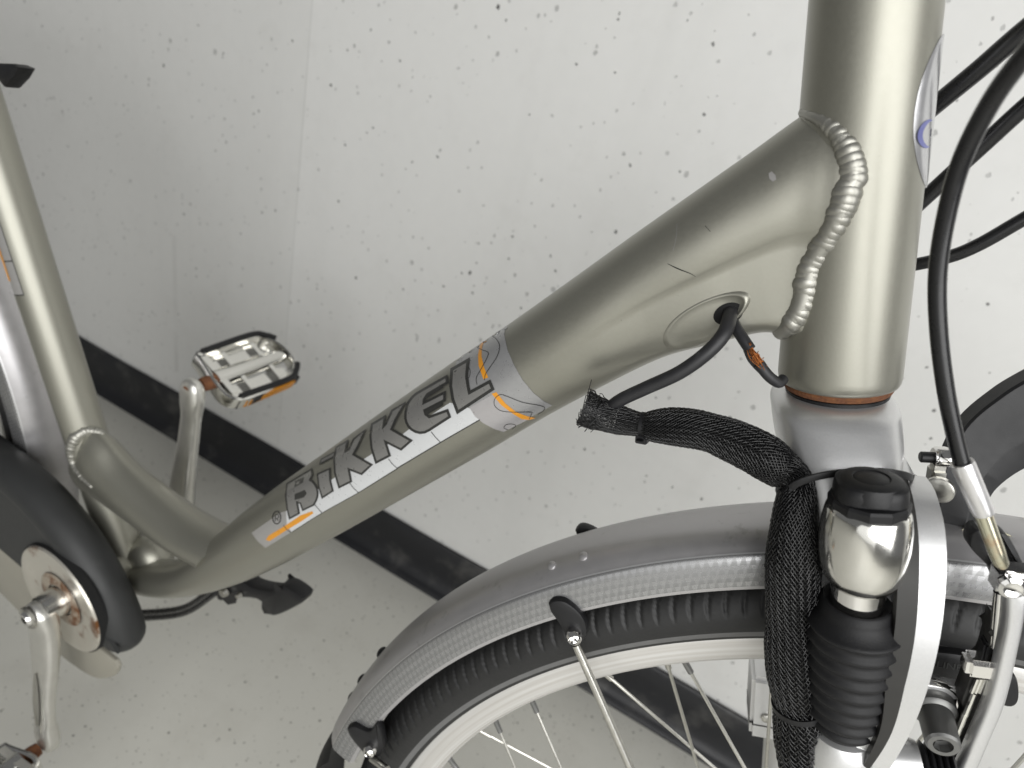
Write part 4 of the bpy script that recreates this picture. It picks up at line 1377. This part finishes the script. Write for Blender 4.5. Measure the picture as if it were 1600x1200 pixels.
def bracket():
    path = [((1665, 628), 0.014), ((1600, 660), 0.012), ((1548, 692), 0.010), ((1508, 745), 0.006), ((1494, 800), 0.002), ((1492, 850), -0.002)]
    hw = [.0190, .0180, .0150, .0105, .0080, .0065]
    rows = smooth_path(np.array([(*Fw(*p, y), q) for (p, y), q in zip(path, hw)]), 40)
    P = rows[:, :3]; h = rows[:, 3]
    T = unit(np.gradient(P, axis=0))
    V = []
    for i in range(len(P)):
        t = T[i]; e2 = YF - t * (YF @ t); e2 = unit(e2); e1 = np.cross(t, e2)
        if e1[2] < 0 and i < 10: e1 = e1
        for a, b in ((-1, -0.004), (-0.95, -0.0050), (0.15, -0.0072), (0.22, -0.0072), (0.95, -0.0050), (1, -0.004), (1, 0.004), (0.95, 0.005), (-0.95, 0.005), (-1, 0.004)):
            V.append(P[i] + e1 * h[i] * a + e2 * b)
    o = mkobj('lamp_bracket', V, grid_faces(len(P), 10, True, True, True), M['black'], bike, auto=14)
    o['label'] = 'broad black curved lamp bracket in front of the fork'
    c = Fw(1462, 715, 0.006)
    d = unit(Fw(1440, 714, 0.006) - c)
    mb = lathe(c, d, [(-.008, .0050), (0.0, .0050), (.001, .0042), (.001, .0026)], 20, True, True)
    mb.build('bracket_nut', M['chrome'], o)
    lathe(c, d, [(0, .0024), (.0055, .0024), (.006, .0018)], 14, True, True).build('bracket_screw', M['black'], o)
    mb = MB(); box(mb, Fw(1462, 752, 0.004), (S @ N) * .0030, YF * .004, (S @ U) * .0085, 0, .3)
    lathe(Fw(1468, 765, -0.004), -YF + S @ N * -.6, [(-.001, .0056), (.001, .0056), (.0016, .0046)], 24, True, True, mb)
    mb.build('bracket_tab', M['steel'], o)
    # steel tab lying on the mudguard
    Q = [Fw(*p, -0.008) for p in ((1490, 836), (1512, 822), (1560, 826), (1582, 838), (1584, 848), (1570, 852), (1500, 848))]
    plate(np.array(Q), (S @ U) * -0.0015).build('guard_tab', M['zinc'], mg)


bracket()


def cable(name, pts, r, m, n=60, parent=bike):
    """pts: (px, py, lateral y)"""
    P = smooth_path(np.array([B(x, y, yy) for x, y, yy in pts]), n)
    return tube(P, r, 20).build(name, m, parent)


def cables():
    # front brake cable with ferrule and lead pipe
    ys = -0.047
    bc = cable('brake_cable', [(1660, 20, -.075), (1600, 88, -.066), (1548, 160, -.058), (1503, 250, -.051), (1478, 340, -.047), (1465, 430, -.045), (1467, 520, -.0445), (1478, 610, -.0445), (1492, 680, -.0445), (1504, 728, -.0445)], 0.00262, M['cable'], 90)
    bc['label'] = 'thick black front brake cable with silver ferrule'
    a, b = B(1503, 722, -.0445), B(1537, 802, -.0435)
    d = unit(b - a); L = np.linalg.norm(b - a)
    lathe(a, d, [(0, .0026), (0, .00345), (.001, .00360), (L * .92, .00345), (L, .0032), (L, .002)], 32).build('cable_ferrule', M['alu'], bc)
    a2, b2 = B(1534, 798, -.0435), B(1566, 886, -.0425)
    d = unit(b2 - a2); L = np.linalg.norm(b2 - a2)
    lathe(a2, d, [(0, .0027), (L * .7, .00265), (L * .93, .0024), (L, .0016), (L + .0005, .0004)], 24).build('lead_pipe', M['zinc'], bc)
    cable('gear_cable', [(1700, -30, .015), (1600, 48, .02), (1530, 108, .026), (1450, 174, .034), (1380, 235, .045)], 0.0036, M['cable'])
    cable('gear_cable', [(1700, 85, .018), (1600, 168, .022), (1530, 232, .026), (1420, 333, .034), (1350, 400, .044)], 0.00315, M['cable'])
    cable('gear_cable', [(1700, 285, .03), (1600, 342, .032), (1530, 382, .034), (1480, 402, .036), (1410, 417, .040), (1350, 425, .046)], 0.00275, M['cable'])
    # power cable from the port into the sleeve, and the short cut one with bare strands
    pc = cable('power_cable', [(1143, 478, -.012), (1140, 496, -.022), (1131, 522, -.030), (1105, 551, -.034), (1062, 582, -.036), (1010, 606, -.036), (968, 626, -.035), (945, 645, -.033)], 0.00295, M['cable2'])
    pc['label'] = 'dark grey power cable bending out of the frame port'
    cc_ = cable('cut_cable', [(1140, 486, -.012), (1148, 508, -.020), (1160, 528, -.024), (1172, 546, -.026)], 0.00235, M['cable2'], 24)
    cc_['label'] = 'short cut cable with frayed copper strands'
    cable('cable_end', [(1186, 568, -.0255), (1196, 582, -.025), (1206, 592, -.024), (1217, 598, -.022), (1224, 592, -.019)], 0.0022, M['cable2'], 24, cc_)
    # torn jacket strip bridging the bare spot
    P = smooth_path(np.array([B(1168, 546, -.025), B(1174, 560, -.0245), B(1184, 572, -.0245), B(1192, 580, -.0245)]), 14)
    tube(P, 0.0008, 10, YA, 0.0018).build('torn_jacket', M['cable2'], cc_)
    mb = MB()
    for k in range(26):
        o = A_(*(rng.normal(0, 1, 3)))
        a = B(1168 + rng.uniform(-3, 5), 537 + rng.uniform(-3, 3), -.026 + rng.normal(0, .0009))
        b = B(1194 + rng.uniform(-5, 6), 576 + rng.uniform(-5, 5), -.0262 + rng.normal(0, .0009))
        mid = (a + b) / 2 + o * 0.0006
        tube(smooth_path(np.array([a, mid, b]), 8), 0.00021, 5, mb=mb)
    for k in range(12):
        a = B(1180 + rng.uniform(-6, 8), 556 + rng.uniform(-6, 8), -.027 + rng.normal(0, .0009))
        b = a + A_(*rng.normal(0, 1, 3)) * 0.0011
        tube(smooth_path(np.array([a, (a + b) / 2 + A_(*rng.normal(0, 1, 3)) * .0006, b]), 6), 0.00018, 5, mb=mb)
    s = mb.build('copper_strand', M['copper'], cc_, auto=None)
    s['kind'] = 'stuff'


cables()

# ================================================================== BRAIDED SLEEVE AND CABLE TIES


def sleeve_path():
    # (px, py, lateral y, half width px, flatness)
    return [(912, 637, -.037, 28, .95), (936, 647, -.036, 26, .85), (965, 656, -.036, 24, .7), (990, 662, -.036, 21, .75), (1004, 664, -.036, 20, .8), (1018, 666, -.036, 25, .8), (1055, 667, -.036, 30, .75), (1100, 673, -.036, 30, .7), (1145, 688, -.036, 34, .7), (1190, 710, -.037, 35, .7), (1222, 733, -.038, 29, .7), (1246, 748, -.040, 22, .8),
            (1246, 775, -.043, 28, .8), (1240, 820, -.047, 33, .8), (1238, 880, -.050, 36, .8), (1239, 950, -.052, 36, .8), (1243, 1020, -.053, 38, .8), (1248, 1075, -.054, 38, .8), (1252, 1100, -.054, 36, .85), (1259, 1130, -.054, 42, .85), (1269, 1190, -.055, 42, .85), (1273, 1202, -.055, 40, .85)]


def sleeve():
    sl = empty('braided_sleeve', B(1240, 900, -.05))
    tag(sl, 'black braided mesh sleeve tied to the fork with a frayed open end', 'cable sleeve')
    rows = []
    for px, py, y, hw, fl in sleeve_path():
        p = B(px, py, y)
        rows.append((*p, hw * np.linalg.norm(p - CAM) / FPX * 0.93, fl))
    n = 300
    rows = smooth_path(np.array(rows), n)
    P, r, fl = rows[:, :3], rows[:, 3], rows[:, 4]
    Lg = np.r_[0, np.cumsum(np.linalg.norm(np.diff(P, axis=0), axis=1))]
    # lumpy wrinkles
    ph = np.cumsum(rng.normal(0, .25, n))
    r = r * (1 + 0.014 * np.sin(Lg * 420 + ph) + 0.03 * np.sin(Lg * 150 + 1))
    T = unit(np.gradient(P, axis=0))
    view = unit(P - CAM)
    E1 = unit(np.cross(T, view)); E2 = np.cross(E1, T)
    E1 = np.array([unit(E1[max(0, i - 6):i + 7].mean(0)) for i in range(n)]); E2 = np.cross(E1, T)
    def pt(i, a, k=1.0):
        j = min(int(i), n - 2); f = i - j
        c = P[j] * (1 - f) + P[j + 1] * f
        e1 = E1[j]; e2 = E2[j]
        rr = (r[j] * (1 - f) + r[j + 1] * f) * k
        rr *= 1 + 0.03 * math.sin(3 * a + i * .05)
        return c + e1 * rr * math.cos(a) + e2 * rr * fl[j] * math.sin(a)
    # dark bundle of wires inside
    i0 = 22
    inner = np.array([[pt(i, a, 0.86) for a in np.linspace(0, 2 * np.pi, 20, endpoint=False)] for i in range(i0, n)])
    rings_obj('cable_bundle', inner, M['dark'], sl)
    mb = MB()
    ns = 40
    twist = np.cumsum(np.r_[0, np.diff(Lg) * np.interp(Lg[1:], [0, .05, .10, .2], [88, 84, 72, 62])])
    tot = Lg[-1]
    for k in range(2 * ns):
        sgn = 1 if k < ns else -1
        pts = []
        steps = 260
        for s in range(steps + 1):
            i = s * (n - 1.001) / steps
            a = 2 * math.pi * (k % ns) / ns + sgn * np.interp(i, np.arange(n), twist) + 0.015 * math.sin(s * .11 + k * 2.1)
            over = math.sin(a * ns / 2 * 1.0 + (0 if sgn > 0 else math.pi)) * 0.022
            pts.append(pt(i, a, 0.985 + over))
        pts = np.array(pts)
        pts += rng.normal(0, .00005, pts.shape)
        tube(pts, 0.00031, 4, mb=mb, cap=False)
    b = mb.build('braid', M['braid'], sl, auto=None)
    b['kind'] = 'stuff'
    # frayed end
    mb = MB()
    for k in range(190):
        a = rng.uniform(0, 2 * np.pi)
        i = rng.uniform(0, 12)
        p0 = pt(i + 4, a, 1.0)
        c = P[0]
        back = -T[0]
        out = unit(p0 - P[int(i)])
        tng = np.cross(back, out)
        ln = rng.uniform(.0015, .0065)
        p1 = p0 + back * ln * .6 + out * ln * rng.uniform(-.25, .3) + tng * ln * rng.normal(0, .5)
        p2 = p1 + back * ln * .25 + out * ln * rng.uniform(-.55, .25) + tng * ln * rng.normal(0, .6)
        tube(smooth_path(np.array([p0, p1, p2]), 7), 0.00022, 4, mb=mb)
    f = mb.build('frayed_end', M['braid'], sl, auto=None)
    f['kind'] = 'stuff'
    mb = MB()
    for k in range(50):
        a = rng.uniform(0, 2 * np.pi); i = rng.uniform(15, n - 2)
        p0 = pt(i, a, 1.0); out = unit(p0 - P[int(i)])
        ln = rng.uniform(.0004, .0012)
        tube(np.array([p0, p0 + out * ln + A_(*rng.normal(0, .0005, 3))]), 0.00016, 4, mb=mb)
    f = mb.build('loose_ends', M['braid'], sl, auto=None)
    f['kind'] = 'stuff'

    def tie(i, label, wd, k=1.03, head=None):
        e = []
        nn = 48
        mb = MB()
        V = []
        for a in np.linspace(0, 2 * np.pi, nn, endpoint=False):
            for d, kk in ((-wd, k), (-wd, k + .07), (wd, k + .07), (wd, k)):
                q = pt(i, a, kk)
                V.append(q + T[int(i)] * d)
        f = []
        for j in range(nn):
            for c in range(4):
                f.append([j * 4 + c, j * 4 + (c + 1) % 4, ((j + 1) % nn) * 4 + (c + 1) % 4, ((j + 1) % nn) * 4 + c])
        mb.add(V, f)
        t = empty('cable_tie', P[int(i)])
        tag(t, label, 'cable tie', 'black cable ties on the braided sleeve')
        mb.build('strap', M['black'], t, auto=40)
        if head is not None:
            q = pt(i, head, k + .16); out = unit(q - P[int(i)]); tg = np.cross(out, T[int(i)])
            m2 = MB(); box(m2, q, out * .0022, tg * .0030, T[int(i)] * .0026, 0, .2)
            tl = q + tg * .004
            box(m2, tl + out * .0003, out * .0006, tg * .0030, T[int(i)] * .0014, 0, .2)
            m2.build('tie_head', M['black'], t)
        return t

    def near_i(px, py):
        q = proj(P)
        return int(np.argmin(((q - (px, py)) ** 2).sum(1)))
    tie(near_i(1004, 664), 'thin black cable tie close to the frayed open end of the mesh sleeve', .0011, 1.0, math.pi * 0.9)
    ti = near_i(1256, 1100)
    tie(ti, 'black cable tie low on the mesh sleeve beside the rubber bellows', .0013, 1.0, None)
    # its head sticks out towards the wheel
    t2 = [o for o in bpy.data.objects if o.name.startswith('cable_tie') and o.type == 'EMPTY'][-1]
    m2 = MB()
    c = B(1220, 1094, -.054)
    box(m2, c, S @ N * .0028, YF * .0026, S @ U * .0024, 0, .2)
    box(m2, B(1213, 1084, -.054), S @ N * .0014, YF * .0014, S @ U * .0030, 0, .2)
    m2.build('tie_head', M['black'], t2)
    # long strap round the crown, holding the sleeve
    t = empty('cable_tie', B(1300, 745, -.04))
    tag(t, 'long black cable tie strapped round the fork crown behind the adjuster cap', 'cable tie', 'black cable ties on the braided sleeve')
    P2 = [Fw(*p, y) for p, y in (((1236, 762), -.046), ((1252, 752), -.047), ((1290, 742), -.047), ((1335, 737), -.046), ((1380, 737), -.044), ((1412, 742), -.040), ((1424, 747), -.030), ((1424, 745), .01), ((1360, 730), .04), ((1270, 735), .03), ((1242, 755), .0), ((1232, 765), -.03), ((1236, 762), -.046))]
    Q = smooth_path(np.array(P2), 90)
    tube(Q, 0.0014, 10, S @ U, 0.0006, True, 4).build('strap', M['black'], t)


sleeve()
